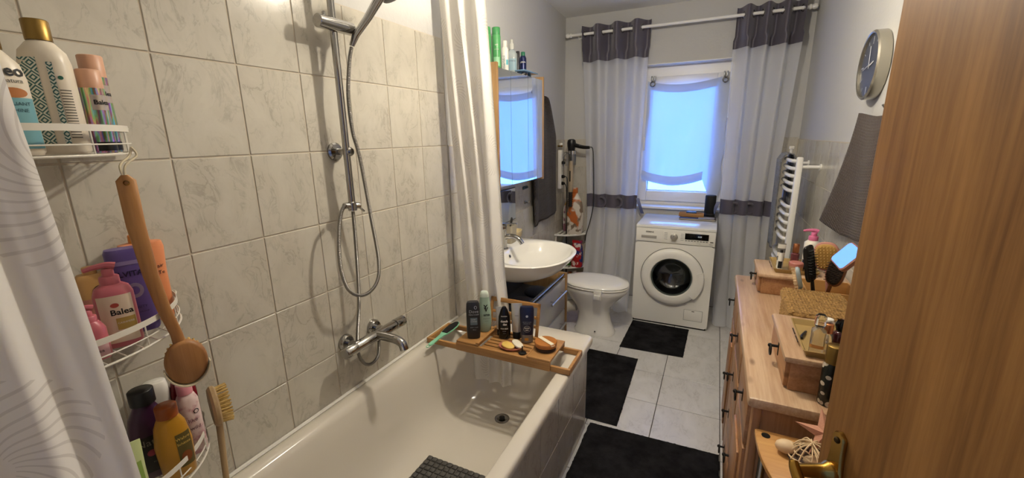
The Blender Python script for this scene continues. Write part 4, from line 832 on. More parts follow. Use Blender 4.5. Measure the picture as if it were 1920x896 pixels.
G().tube(catmull([(.165, -.018, .032), (.20, -.03, .02), (.215, -.04, -.1), (.225, -.04, -.35), (.225, -.04, -.5), (.20, -.04, -.65), (.165, -.04, -.78), (.155, -.04, -.85)], 8), .0045, 6).obj('cord', black, hd_)
st_ = T('styling_brush', 'beige hot-air styling brush hanging below the dryer holder', 'hair styler', (.055, 3.86, 1.05))
G().lathe([(.018, 0), (.024, .01), (.025, .10), (.022, .20), (.019, .26), (.016, .29)], 20).obj('handle', M('plastic_champagne', '#a8977d', .35), st_)
G().rbox((-.006, -.026, .10), (.006, -.022, .2), .003).obj('switch', black, st_)
G().lathe([(.016, -.14), (.0175, -.13), (.0175, 0)], 16).obj('barrel', M('plastic_smoke', '#2c2826', .4), st_)
g = G()
for i in range(8):
    for j in range(7): a = 2*pi*i/8+.2*j; g.tube([(.017*cos(a), .017*sin(a), -.13+.02*j), (.026*cos(a), .026*sin(a), -.13+.02*j)], .0015, 4)
g.obj('bristles', black, st_)
G().tube(catmull([(0, 0, .29), (-.004, 0, .33), (-.03, .0, .36), (-.06, -.02, .33), (-.068, -.03, .24)], 6), .0035, 6).obj('cord', black, st_)
# ================================================================ window wall
rd = T('curtain_rod', 'white window curtain rod with turned finials across the back wall', 'curtain rod', (.9, 4.03, 2.452))
G().tube([(-.95, 0, 0), (.925, 0, 0)], .012, 14).obj('rod_tube', white_paint, rd)
for sg, x in ((-1, -.955), (1, .93)): G().lathe([(.012, -.045), (.018, -.04), (.018, -.03), (.013, -.025), (.02, -.01), (.016, .008), (.006, .014)], 16, mtx=along((sg, 0, 0))).obj('finial', white_paint, rd, (x, 0, 0))
for x in (-.86, .86): G().tube([(x, 0, 0), (x, .095, 0)], .009, 10).lathe([(.022, 0), (.022, .008)], 16, o=(x, .09, 0), mtx=along((0, 1, 0))).obj('rod_bracket', white_paint, rd)
def wcurtain(lb, xs, nw, y_floor, inner, ph):
    # xs(z) -> (x0, x1)
    t = T('window_curtain', lb, 'curtain', ((xs(1)[0]+xs(1)[1])/2, 3.95, .02)); L = Vector(t.location)
    def P(u, z, off=0):
        x0, x1 = xs(z); k = min(1, max(0, (z-.9)/1.6)); amp = .055 if z > 2.2 else .03+.018*k
        tz = min(1, max(0, z/.95)); yc = y_floor+(4.03-y_floor)*(1-(1-tz)**1.6)
        a = 2*pi*nw*u+ph
        w2 = .006*sin(2*pi*(nw*1.6)*u+1.3+.6*z)*(1 if z < 2.15 else .1)
        return Vector((x0+(x1-x0)*u+.012*sin(a+1.5+.8*z)*(z < 2.3), yc+amp*sin(a)*(1 if z > .9 else .75)+w2-off, z))-L
    n = int(nw*22)
    def seg(name, z0, z1, m, off=0, nz=20):
        return G().grid(lambda u, v: P(u, z1+(z0-z1)*v, off), n, nz, lambda u, v: (u*.9, z0+(z1-z0)*(1-v))).obj(name, m, t, angle=180)
    seg('top_band', 2.215, 2.515, band_m, 0, 10)
    seg('upper_voile', .985, 2.217, curtain_sheer, 0, 30); seg('lower_voile', .018, .99, curtain_sheer, 0, 34)
    bd = seg('tie_band', .895, 1.02, band_m, .006, 6)
    for i in range(int(2*nw)+1):
        u = (i*.5-ph/(2*pi))/nw
        if .02 < u < .98:
            c = P(u, 2.452)
            e = (P(u+.01, 2.452)-P(u-.01, 2.452)).normalized(); 
            G().tube([c+e*(.024*cos(a))+Vector((0, 0, .024*sin(a))) for a in [2*pi*j/18 for j in range(18)]], .0042, 6, closed=True).obj('eyelet', chrome, t)
    for u in (.3, .62):
        c = P(u, .95, .018)
        G().tube([c+Vector((.035*cos(a), -.012*sin(a)**2, .045*sin(a))) for a in [2*pi*j/18 for j in range(18)]], .010, 6, closed=True).obj('tie_knot', band_m, bd)
    c = P(1 if inner > 0 else 0, .99, .02)
    G().grid(lambda u, v: c+Vector((inner*(.012+.05*v)+.03*(u-.5), -.015*sin(pi*v)-.02, -.14*v+.01)), 3, 8).obj('ribbon_tail', M('ribbon_blue', '#5a6288', .4), bd)
    return t
def xl(z): k = min(1, max(0, (2.5-z)/1.5)); return (.09+.07*k+.06*max(0, (1-z)), .678-.025*k+.03*max(0, .9-z))
def xr(z): k = min(1, max(0, (2.5-z)/1.5)); return (1.32+.015*k+.02*max(0, 1-z), 1.772-.06*k+.0*max(0, 1-z))
wcurtain('sheer left window curtain with satin grey top band beside the toilet', xl, 3.5, 3.63, 1, -.6)
wcurtain('sheer right window curtain with satin grey top band beside the radiator', xr, 3.5, 3.66, -1, .8)
# sheer blind hung on two hooks inside the niche
bl = T('window_blind', 'sheer white blind gathered at the bottom inside the window niche', 'blind', (.98, 4.205, 1.1))
def blind(u, v):
    x = .655+.675*u; zt_ = 2.035-.045*sin(pi*min(1, u/.88))**.8-(.0 if u < .88 else .02*(u-.88)/.12)
    zb = 1.165-.055*sin(pi*min(1, u/.78)) if u < .78 else 1.165-.14*min(1, (u-.78)/.1)
    z = zt_+(zb-zt_)*v
    return (x-.98+.010*sin(20*v+3*u)*(u > .8)-.01*v, .012*sin(9*u+6*v)+.008*sin(23*u+2*v)*(v)+.015*sin(pi*v)*(1-u), z-1.1)
G().grid(blind, 50, 44).obj('voile', blind_sheer, bl, angle=180)
G().grid(lambda u, v: (Vector(blind(u*.78, .92+.08*v))+Vector((0, -.012-.012*sin(pi*v), .012*(1-v)-.006))), 40, 6).obj('bottom_gather', blind_sheer, bl, angle=180)
G().grid(lambda u, v: (Vector(blind(.05+.8*u, .0+.075*v))+Vector((0, -.006, 0))), 40, 4).obj('top_hem', blind_sheer, bl, angle=180)
for x in (.70, 1.285):
    h_ = G().rbox((x-.98-.018, -.005, .925), (x-.98-.006, .028, .975), .002).rbox((x-.98+.006, -.005, .925), (x-.98+.018, .028, .975), .002).obj('clip', M('clip_steel', '#77797d', .3, .9), bl)
    G().tube([(x-.98+.02*cos(a), -.016, .905+.02*sin(a)) for a in [2*pi*j/18 for j in range(18)]], .006, 8, closed=True).obj('eyelet', chrome, h_)
# washing machine
wm = T('washing_machine', 'white front-loading washing machine under the window', 'washing machine', (1.027, 3.83, 0))
g = G()
for a, b in (((-.298, -.262, .012), (-.285, .255, .822)), ((.285, -.262, .012), (.298, .255, .822)), ((-.285, .243, .012), (.285, .255, .822)), ((-.285, -.262, .012), (.285, .243, .03)), ((-.285, -.262, .80), (.285, .243, .822))): g.box(a, b)
g.obj('body', wm_white, wm, flat=True)
G().rbox((-.301, -.282, .826), (.301, .255, .852), .006).obj('worktop', M('worktop_gloss', '#e9e8e4', .13), wm)
G().rbox((-.299, -.280, .712), (.299, -.25, .826), .005).obj('control_panel', wm_white, wm)
def fring(y, k=1.0, r=None):
    pts = []
    for i in range(96):
        a = 2*pi*i/96; c_, s_ = cos(a), sin(a)
        if r is None:
            t_ = min(.299*k/abs(c_) if abs(c_) > 1e-6 else 9, ((.276 if s_ > 0 else .416)-(1-k))/abs(s_) if abs(s_) > 1e-6 else 9); pts.append((c_*t_, y, .432+s_*t_))
        else: pts.append((r*c_, y, .432+r*s_))
    return pts
fq = [fring(-.2615), fring(-.2795), fring(-.2795, r=.160), fring(-.2615, r=.160)]
fp = G().rings(fq+[fq[0]], False, False).obj('front_panel', wm_white, wm, angle=30)
dm = G().lathe([(.160, .0), (.17, -.03), (.205, -.04), (.21, -.06), (.21, -.34), (.20, -.355), (.05, -.37), (0, -.372)], 48, mtx=along((0, -1, 0)), cap0=False, cap1=False).obj('drum', M('drum_steel', '#77756f', .28, 1, bump=(180, .5, .002)), wm, (0, -.262, .432))
for i in range(3):
    a = rad(100)+2*pi*i/3; G().tube(catmull([(.205*cos(a), .07, .205*sin(a)), (.17*cos(a+.05), .2, .17*sin(a+.05)), (.15*cos(a+.1), .33, .15*sin(a+.1))], 5), lambda t: .025-.01*t, 10).obj('drum_paddle', MATS['drum_steel'], dm)
G().box((-.29, -.268, .0), (.29, .24, .0115)).obj('plinth', black_matte, wm, flat=True)
dwr = G().rbox((-.296, -.2835, .716), (-.085, -.2795, .823), .002).obj('detergent_drawer', wm_white, wm)
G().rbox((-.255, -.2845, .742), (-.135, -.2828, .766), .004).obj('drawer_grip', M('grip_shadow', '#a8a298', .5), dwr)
RX = Matrix.Rotation(pi/2, 4, 'X')
def wt(txt, size, x, z, m, y=-.2812, bold=0): return flat_text(txt, size, Matrix.Translation((x, y, z)) @ RX, m, wm, bold)
wt('SIEMENS', .017, -.19, .795, black_print, -.2840, .0005)
kb = G().lathe([(.028, .0), (.028, .006), (.0235, .009), (.0225, .026), (.02, .028), (0, .028)], 28, mtx=along((0, -1, 0)), cap1=False).obj('program_dial', M('dial_silver', '#b5b0a6', .3, .5), wm, (-.003, -.280, .768))
G().box((-.0015, -.030, .006), (.0015, -.0282, .018)).obj('dial_mark', black_print, kb, flat=True)
dp = G().rbox((.078, -.2825, .755), (.25, -.279, .805), .002).obj('display', dark_glass, wm)
flat_text('0:59', .016, Matrix.Translation((.186, -.2833, .782)) @ RX, M('led_white', '#cfd6da', .5, emis=('#cfe0e8', .35)), dp)
for i in range(8): G().rbox((.08+i*.0215, -.2815, .741), (.096+i*.0215, -.279, .749), .001).obj('button', M('button_silver', '#8d8a84', .4), wm)
for i in range(5):
    for sx in (-1, 1): G().box((-.003+sx*.05-(.024 if sx < 0 else 0), -.2806, .744+i*.0125), (-.003+sx*.05+(.0 if sx < 0 else .024), -.2801, .7465+i*.0125)).obj('program_text', grey_print, wm, flat=True)
wt('WM14', .009, .268, .728, black_print); wt('varioPerfect', .007, .18, .728, grey_print)
G().rbox((.262, -.2815, .742), (.284, -.279, .75), .001).obj('start_button', M('button_dark', '#4a4743', .4), wm)
dc = (.0, -.2795, .432)
dor = G().lathe([(.238, 0), (.240, .006), (.236, .022), (.222, .034), (.188, .040), (.165, .036), (.158, .024), (.157, .004)], 64, mtx=along((0, -1, 0)), cap0=False, cap1=False).obj('door', wm_white, wm, dc)
pg_ = bpy.data.materials.new('porthole_glass'); pg_.use_nodes = True; k = N(pg_.node_tree); pg_.node_tree.nodes.remove(pg_.node_tree.nodes['Principled BSDF'])
tr = k.n('ShaderNodeBsdfTransparent'); tr.inputs[0].default_value = (.62, .66, .64, 1); gl = k.n('ShaderNodeBsdfGlossy'); gl.inputs['Roughness'].default_value = .04; mx = k.n('ShaderNodeMixShader'); mx.inputs[0].default_value = .10
k.l(tr.outputs[0], mx.inputs[1]); k.l(gl.outputs[0], mx.inputs[2]); k.l(mx.outputs[0], pg_.node_tree.nodes['Material Output'].inputs[0])
G().lathe([(.158, .022), (.150, .012), (.138, -.01), (.12, -.045), (.08, -.07), (0, -.08)], 48, mtx=along((0, -1, 0)), cap0=False, cap1=False).obj('porthole_glass', pg_, dor)
G().lathe([(.159, .018), (.152, .019), (.148, .012)], 48, mtx=along((0, -1, 0)), cap0=False, cap1=False).obj('seal', M('seal_grey', '#4b5350', .4), dor)
G().rings([[(r_*cos(a), -y_, r_*sin(a)) for r_, y_ in ((.19, .0405), (.215, .045), (.243, .034), (.246, .012), (.20, .02))] for a in [rad(-42)+rad(58)*i/14 for i in range(15)]]).obj('door_grip', wm_white, dor)
G().tube([(.242*cos(a), .001, .242*sin(a)) for a in [2*pi*i/64 for i in range(64)]], .0025, 5, closed=True).obj('door_gap', M('gap_dark', '#3a3833', .8), dor)
G().rbox((.118, -.2815, .075), (.255, -.279, .165), .003).obj('filter_flap', wm_white, wm); G().box((.175, -.2822, .153), (.195, -.281, .159)).obj('flap_slot', grey_print, wm, flat=True)
g = G()
for a, b in (((.116, .0735), (.257, .075)), ((.116, .165), (.257, .1665)), ((.116, .075), (.1175, .165)), ((.2555, .075), (.257, .165))): g.box((a[0], -.2805, a[1]), (b[0], -.2798, b[1]))
g.obj('flap_gap', MATS['gap_dark'], fp, flat=True)
# things on the machine
zt = .8525
bk = T('notebook', 'dark brown notebook lying on the washing machine', 'book', (1.17, 3.925, zt))
G().rbox((-.14, -.06, 0), (.145, .075, .004), .001).rbox((-.14, -.06, .012), (.145, .075, .016), .001).obj('cover', M('book_brown', '#2c1b16', .5), bk); G().box((-.136, -.057, .004), (.142, .07, .012)).obj('pages', M('paper', '#cfc6b4', .9), bk, flat=True)
G().rbox((.01, -.055, .0161), (.135, .04, .0175), .0005).obj('card', M('card_grey', '#a5a09a', .6), bk)
bx = T('wooden_box', 'small light wooden tray stacked on the notebook', 'box', (1.12, 3.97, zt+.0162))
G().rbox((-.10, -.03, 0), (.10, .03, .004), .001).obj('bottom', bamboo, bx)
for a, b in (((-.10, -.03, .004), (.10, -.026, .03)), ((-.10, .026, .004), (.10, .03, .03)), ((-.10, -.026, .004), (-.096, .026, .03)), ((.096, -.026, .004), (.10, .026, .03))): G().rbox(a, b, .001).obj('side', bamboo, bx)
bc = T('blue_case', 'small dark blue case on the wooden tray', 'case', (1.12, 3.97, zt+.0205))
G().rbox((-.04, -.022, 0), (.04, .022, .022), .006).obj('lower_shell', M('case_blue', '#1c2b5c', .3), bc); G().rbox((-.041, -.023, .0222), (.041, .023, .04), .006).obj('lid', M('case_blue_lid', '#42608f', .2), bc)
sk = T('speaker', 'black cylindrical speaker at the back of the washing machine', 'speaker', (1.262, 4.035, zt))
G().lathe([(.041, 0), (.044, .004), (.044, .19), (.041, .196), (0, .197)], 28, cap1=False).obj('body', M('speaker_mesh', '#101012', .7, bump=(900, .6, .001)), sk); G().lathe([(.0442, .03), (.0448, .032), (.0448, .04), (.0442, .042)], 28, cap0=False, cap1=False).obj('trim_ring', M('trim_dark', '#242427', .3), sk)
# rugs
def rug(lb, pts, th, seed):
    rr = random.Random(seed); n, m_ = 60, 60
    def P(u, v):
        a = [(1-u)*(1-v), u*(1-v), u*v, (1-u)*v]; x = sum(q*p[0] for q, p in zip(a, pts)); y = sum(q*p[1] for q, p in zip(a, pts))
        e = min(u, 1-u, v, 1-v); k = min(1, e/.02)
        if e < 1e-6: x += rr.uniform(-.003, .003); y += rr.uniform(-.003, .003)
        return (x, y, .001+th*(.35+.65*k)*(1+.18*(rr.random()-.5)))
    c = (sum(p[0] for p in pts)/4, sum(p[1] for p in pts)/4)
    t = T('bath_rug', lb, 'rug', (c[0], c[1], .001))
    g = G().grid(P, n, m_); g.v = [(x-c[0], y-c[1], z-.001) for x, y, z in g.v]; g.obj('pile', rug_m, t, angle=180)
    G().prism([(p[0]*.998+c[0]*.002-c[0], p[1]*.998+c[1]*.002-c[1]) for p in pts], .0, th*.4).obj('backing', black_matte, t, flat=True)
rug('small black rug lying in front of the washing machine', [(.735, 3.015), (1.185, 3.035), (1.195, 3.525), (.745, 3.535)], .009, 1)
rug('long black rug lying beside the foot end of the tub', [(.50, 2.10), (.91, 2.10), (.895, 2.88), (.50, 2.885)], .013, 2)
rug('large black rug lying between tub and dresser in the foreground', [(.768, 1.05), (1.42, 1.05), (1.42, 2.09), (.768, 2.065)], .017, 3)
# ================================================================ dresser side
DXF, DY0, DY1, DZ = 1.44, 1.30, 2.46, .84
dr_ = T('pine_dresser', 'knotty pine dresser with drawers and doors along the right wall', 'dresser', (1.65, 1.88, 0)); LO = Vector(dr_.location)
def db(name, a, b, m, parent=dr_, r=.003, flat=False): return G().rbox(tuple(Vector(a)-LO), tuple(Vector(b)-LO), r).obj(name, m, parent)
db('carcass', (DXF+.012, DY0+.012, .03), (1.845, DY1-.012, DZ-.032), pine_v)
tp = db('top_board', (DXF-.02, DY0-.018, DZ-.034), (1.846, DY1+.018, DZ), pine, r=.012)
db('base_plinth', (DXF, DY0, 0), (1.845, DY1, .06), pine, r=.006)
for y in (DY0, DY1-.045, 1.675, 2.085): db('stile', (DXF-.002, y, .06), (DXF+.02, y+.045 if y in (DY0, DY1-.045) else y+.03, DZ-.034), pine_v)
def ring_pull(parent, y, z, x=DXF-.022, lo=LO):
    p = Vector((x, y, z))-lo
    k_ = G().rbox(p+Vector((.008, -.006, -.022)), p+Vector((.012, .006, .022)), .002).tube([p+Vector((.01, 0, .008)), p+Vector((-.014, 0, .008))], .0045, 8).sphere(p+Vector((-.014, 0, .008)), .007, 10, 6).obj('pull_plate', iron, parent)
    G().tube([p+Vector((-.012, .017*cos(a), -.006+.017*sin(a))) for a in [2*pi*j/18 for j in range(18)]], .0028, 6, closed=True).obj('pull_ring', iron, parent)
def drawer(y0, y1, z0, z1, ky=None):
    d = db('drawer', (DXF-.012, y0, z0), (DXF+.012, y1, z1), pine_f, r=.004); ring_pull(d, (y0+y1)/2 if ky is None else ky, (z0+z1)/2)
def door(y0, y1, z0, z1, ky, kz):
    d = db('door', (DXF-.012, y0, z0), (DXF+.012, y1, z1), pine_v, r=.004)
    db('door_panel', (DXF-.020, y0+.055, z0+.06), (DXF-.011, y1-.055, z1-.06), pine_v, d, r=.006); ring_pull(d, ky, kz)
drawer(1.348, 1.672, .635, .795, 1.50); door(1.348, 1.672, .07, .622, 1.63, .36)
drawer(1.708, 2.082, .635, .795, 1.95)
for z0, z1 in ((.445, .622), (.262, .435), (.07, .252)): drawer(1.708, 2.082, z0, z1, 1.94)
drawer(2.118, 2.412, .635, .795, 2.39); door(2.118, 2.412, .07, .622, 2.15, .42)
# drawer boxes standing on the dresser
def top_box(lb, y0, y1, h, fx, pull):
    t = T('drawer_box', lb, 'drawer box', (1.68, (y0+y1)/2, DZ+.0005)); L2 = Vector(t.location)
    def q(name, a, b, m, parent=t, r=.003): return G().rbox(tuple(Vector(a)-L2), tuple(Vector(b)-L2), r).obj(name, m, parent)
    z = DZ+.0005
    q('box_body', (fx+.012, y0+.004, z), (1.845, y1-.004, z+h-.018), pine_f); q('box_top', (fx-.008, y0-.006, z+h-.02), (1.846, y1+.006, z+h), pine, r=.008)
    d = q('drawer', (fx, y0+.012, z+.006), (fx+.014, y1-.012, z+h-.024), pine_f); ring_pull(d, pull, z+h*.5, fx-.01, L2)
    return z+h
zb1 = top_box('near pine drawer box on the dresser under the perfume tray', 1.365, 1.69, .108, 1.512, 1.52)
zb2 = top_box('far pine drawer box on the dresser next to the radiator', 2.205, 2.455, .098, 1.505, 2.33)
# woven basket
bs = T('woven_basket', 'lidded seagrass basket between the two drawer boxes', 'basket', (1.66, 1.83, DZ+.0005))
def rope_ring(hx, hy, z, r, ph):
    base = rrect(-hx, hx, -hy, hy, .03, z, 5); pts = []
    n = len(base)
    for i in range(n):
        p, q = Vector(base[i]), Vector(base[(i+1) % n]); m_ = max(1, int((q-p).length/.011))
        for j in range(m_): pts.append(p.lerp(q, j/m_))
    return G().tube([p+Vector((0, 0, .0015*sin(i*1.9+ph))) for i, p in enumerate(pts)], r, 6, closed=True)
bd_ = G().box((-.088, -.128, .003), (.088, .128, .095))
for j in range(7): g = rope_ring(.092, .132, .007+.0128*j, .0072, j*2.1); bd_.add(g.v, g.f, g.uv)
bd_.obj('basket_wall', straw, bs)
ld = G().rbox((-.095, -.136, .097), (.095, .136, .115), .006)
for j in range(20):
    x = -.092+.0097*j
    ld.tube([(x+.0012*sin(i*1.7), -.134+.268*i/26, .1155+.0014*sin(i*1.9+j*2.4)) for i in range(27)], .0056, 6)
for j in range(2): g = rope_ring(.098, .139, .10+.0115*j, .0068, j); ld.add(g.v, g.f, g.uv)
ld.obj('basket_lid', straw, bs)
# far tray with cosmetics
tray_m = M('tray_gold', '#a98f5c', .35, .3)
def ctray(lb, x0, x1, y0, y1, z):
    t = T('cosmetic_tray', lb, 'tray', ((x0+x1)/2, (y0+y1)/2, z)); hx, hy = (x1-x0)/2, (y1-y0)/2
    G().rings([rrect(-hx+.01, hx-.01, -hy+.01, hy-.01, .006, 0), rrect(-hx, hx, -hy, hy, .006, .02), rrect(-hx+.004, hx-.004, -hy+.004, hy-.004, .005, .02), rrect(-hx+.013, hx-.013, -hy+.013, hy-.013, .004, .004)]).obj('tray_body', tray_m, t)
    g = G()
    for yy in (-.03, .03): g.tube([(-hx-.0015, yy-.02, .012), (-hx-.0015, yy+.02, .012)], .002, 6)
    g.obj('grip_slot', M('slot_dark', '#3c2f1c', .6), t); return z+.0045
z2 = ctray('golden cosmetic tray on the far drawer box', 1.56, 1.74, 2.235, 2.45, zb2+.0003)
b = Bottle('cream_tube', 'white and grey striped cream tube leaning in the far tray', (1.592, 2.315, z2), [(0, .013, .012, 2.2), (.03, .014, .012, 2.2), (.09, .016, .006, 2.4), (.12, .0165, .0015, 2.6)], stripes_mat('tube_stripes', '#cfcac0', '#6d6a66', 26, 1), cat='tube')
b.rcap(.0135, 0, .022, white_plastic)
b = Bottle('cream_tube', 'plain white cream tube beside the striped tube in the far tray', (1.588, 2.275, z2), [(0, .011, .010, 2.2), (.06, .011, .010, 2.2), (.085, .006, .006, 2)], white_plastic, cat='tube')
b.patch(-.008, .008, .012, .045, black_print).rcap(.006, .085, .098, black)
b = Bottle('perfume_bottle', 'rose perfume bottle with silver cap in the far tray', (1.662, 2.40, z2), [(0, .017, .017, 3.5), (.055, .018, .018, 3.5), (.062, .010, .010, 2)], M('perfume_rose', '#8a4f52', .1, trans=.45), cat='perfume')
b.rcap(.014, .062, .105, rose)
jr = T('cream_jar', 'beige oval cream jar at the front of the far tray', 'jar', (1.655, 2.30, z2)); G().lathe([(.026, 0), (.029, .004), (.029, .022)], 26).obj('jar_body', M('jar_beige', '#b58d6a', .4), jr); G().lathe([(.0295, .0222), (.0295, .036), (.026, .04), (0, .0405)], 26, cap1=False).obj('jar_lid', M('jar_lid_pink', '#b8756a', .4), jr)
b = Bottle('lotion_pump', 'white lotion bottle with pink pump at the back of the far tray', (1.712, 2.335, z2), [(0, .03, .03, 2), (.005, .032, .032, 2), (.045, .032, .032, 2), (.0455, .032, .032, 2), (.13, .032, .032, 2), (.142, .018, .018, 2)], M('lotion_white', '#d9d3c6', .35), cat='dispenser')
b.patch(-.03, .03, .004, .05, M('label_navy', '#26283a', .4)).text('lavera', .01, .09, 0, black_print)
pk = M('pump_pink', '#c9688f', .35); pump(b, .142, pk, 1.15)
# brush holder and hair brushes
hb = T('brush_holder', 'low wooden box holding several hair brushes beside the basket', 'box', (1.735, 2.06, DZ+.0005))
for a, b in (((-.09, -.085, 0), (.09, .085, .006)), ((-.09, -.085, .006), (-.082, .085, .115)), ((.082, -.085, .006), (.09, .085, .115)), ((-.082, -.085, .006), (.082, -.077, .115)), ((-.082, .077, .006), (.082, .085, .115))): G().rbox(a, b, .002).obj('side' if a[2] else 'bottom', shelf_wood, hb)
def hairbrush(name, lb, base, tip, w_, L, back, pad, bris, face, hw=.008, thick=.012, ex=2.6):
    """head centred towards tip; face = direction of the bristles"""
    base, tip = Vector(base), Vector(tip); ax = (tip-base).normalized(); f = Vector(face); f = (f-ax*f.dot(ax)).normalized(); s_ = ax.cross(f)
    t = T(name, lb, 'brush', base); hc_ = tip-base-ax*L/2
    def rg(k, off): return [hc_+s_*(q[0]*w_*k)+ax*(q[1]*L/2*k)+f*off for q in sell(1, 1, ex, 0, 28)]
    G().rings([rg(.9, -thick), rg(1, -thick*.6), rg(1, 0), rg(.97, .002)]).obj('head', back, t, angle=60)
    G().rings([rg(.88, .002), rg(.86, .004), rg(.7, .0055)]).obj('pad', pad, t, angle=60)
    g = G()
    ny_, nx_ = int(L/.011), max(3, int(2*w_/.010))
    for i in range(ny_):
        for j in range(nx_):
            u, v = (j+.5)/nx_*2-1, (i+.5)/ny_*2-1
            if abs(u)**2.6+abs(v)**2.6 > .75: continue
            p = hc_+s_*(u*w_)+ax*(v*L/2)+f*.004; g.tube([p, p+f*.013], .0013, 4)
    g.obj('bristles', bris, t)
    G().tube([Vector((0, 0, 0)), hc_*.4, hc_-ax*L*.48], lambda q: hw*(1-.2*q), 10).obj('handle', back, t); return t
zb = DZ+.007
pinkw = M('brush_rose', '#b77f72', .4); bw = M('brush_black', '#0e0d0d', .4)
hairbrush('hair_brush', 'upright black vented hair brush in the wooden box', (1.695, 2.0, zb), (1.634, 1.975, 1.138), .025, .150, bw, black_matte, black, (.75, -.65, .1), ex=7)
hairbrush('hair_brush', 'large rose paddle brush with straw pad behind the black brush', (1.75, 2.06, zb), (1.702, 2.055, 1.14), .044, .12, pinkw, M('pad_straw', '#b48e4c', .7), M('bristle_straw', '#caa765', .6), (-.35, -.9, .2))
hairbrush('hair_brush', 'brown paddle brush tilted right with dark bristles', (1.715, 2.03, zb), (1.742, 1.98, 1.105), .036, .13, M('brush_walnut', '#7a4a2c', .4), M('pad_dark', '#2a1c14', .7), black, (-.75, -.6, .1))
hairbrush('hair_brush', 'pale grey oval detangling brush at the front of the wooden box', (1.658, 1.99, zb), (1.602, 1.98, 1.045), .022, .09, M('brush_greyblue', '#9aa7ab', .35), M('pad_pale', '#c5a887', .6), M('bristle_pale', '#c8ab80', .6), (-.9, .1, .1))
# little tilted mirror reflecting the window
hm_ = T('vanity_mirror', 'small rounded hand mirror tilted towards the window by the brushes', 'mirror', (1.803, 1.845, DZ+.0005))
mc_ = Vector((1.70, 1.75, 1.165)); toW = (Vector((1.0, 4.15, 1.6))-mc_).normalized(); toC = (CAM-mc_).normalized(); nrm = (toW+toC).normalized()
upv = Vector((.61, 0, .79)); upv = (upv-nrm*upv.dot(nrm)).normalized(); sd_ = upv.cross(nrm); LM = Vector(hm_.location)
def mr(k, off): return [mc_+sd_*(q[0]*.075*k)+upv*(q[1]*.042*k)+nrm*off-LM for q in rrect(-1, 1, -1, 1, .3, 0, 5)]
G().rings([mr(1.0, -.012), mr(1.05, -.008), mr(1.05, 0), mr(1.0, .002)]).obj('frame', M('frame_rosewood', '#8a5c4a', .4), hm_)
G().rings([mr(.95, .0015), mr(.95, .0026)]).obj('mirror_pane', mirror, hm_, flat=True)
G().tube(catmull([mc_-nrm*.010-LM, mc_-nrm*.05-LM+Vector((0, .03, -.01)), Vector((0, 0, .14)), Vector((0, 0, .01))], 6), .006, 8).lathe([(.038, 0), (.038, .004), (.01, .012)], 24).obj('stand', MATS['frame_rosewood'], hm_)
# near perfume tray
z1 = ctray('golden perfume tray on the near drawer box', 1.548, 1.73, 1.375, 1.62, zb1+.0003)
pg = M('perfume_glass', '#efe6d6', .03, trans=.92)
b = Bottle('perfume_bottle', 'tall clear glass perfume bottle with faceted stopper on the near tray', (1.585, 1.41, z1), [(0, .0165, .0165, 4), (.003, .018, .018, 4), (.07, .018, .018, 4), (.078, .010, .010, 2), (.084, .010, .010, 2)], pg, cat='perfume')
b.patch(-.0165, .0165, .02, .03, M('band_amber', '#c98c4c', .3)).cap([(.084, .0125, .0125, 3), (.09, .0145, .0145, 3), (.112, .0135, .0135, 3), (.118, .009, .009, 3)], glass, 'stopper')
b = Bottle('perfume_bottle', 'slim glass perfume bottle with copper cap on the near tray', (1.612, 1.437, z1), [(0, .0125, .0125, 2), (.003, .0135, .0135, 2), (.05, .0135, .0135, 2), (.056, .009, .009, 2)], pg, cat='perfume'); b.rcap(.012, .056, .084, rose)
b = Bottle('perfume_bottle', 'dark plum perfume bottle with black cap on the near tray', (1.648, 1.455, z1), [(0, .016, .016, 3), (.003, .018, .018, 3), (.05, .021, .019, 2.5), (.06, .012, .012, 2)], M('perfume_plum', '#4a1d22', .1, trans=.25), cat='perfume'); b.cap([(.06, .014, .014, 2), (.078, .019, .019, 2), (.09, .014, .014, 2)], dark_glass)
b = Bottle('perfume_bottle', 'small rose jar of perfume behind the plum bottle', (1.668, 1.51, z1), [(0, .02, .02, 2), (.045, .021, .021, 2), (.05, .012, .012, 2)], M('perfume_blush', '#b8867c', .15, trans=.3), cat='perfume'); b.rcap(.0215, .05, .068, pinkw)
b = Bottle('perfume_bottle', 'short white capped perfume vial behind the tall glass bottle', (1.625, 1.50, z1), [(0, .012, .012, 3), (.05, .012, .012, 3), (.055, .008, .008, 2)], pg, cat='perfume'); b.rcap(.012, .055, .075, white_plastic)
tag(G().tube(catmull([(-.03, 0, .003), (-.01, .003, .003), (.03, 0, .003)], 5), lambda q: .0045-.002*abs(q-.5), 8).obj('eyeliner_pencil', black, None, (1.572, 1.515, z1+.0015), (0, 0, 1.25)), 'short black cosmetic pencil lying in the near tray', 'pencil')
# floral spray can in front of the near box
fl_m = M('floral_print', '#12140f', .25); k = N(fl_m.node_tree); vo = k.n('ShaderNodeTexVoronoi'); vo.inputs['Scale'].default_value = 42; k.l(k.coord((1, 1, 1), False), vo.inputs['Vector'])
cc = k.mix(k.m('LESS_THAN', vo.outputs['Distance'], .36), lin('#141713'), lin('#b3a796')); cc = k.mix(k.m('LESS_THAN', vo.outputs['Distance'], .1), cc, lin('#b46a72')); k.l(cc, fl_m.node_tree.nodes['Principled BSDF'].inputs['Base Color'])
b = Bottle('body_spray', 'black floral body spray bottle with gold cap at the dresser edge', (1.612, 1.338, DZ+.0005), [(0, .021, .021, 2), (.004, .0225, .0225, 2), (.115, .0225, .0225, 2), (.125, .018, .018, 2)], fl_m, cat='spray can')
b.rcap(.0205, .125, .175, gold)
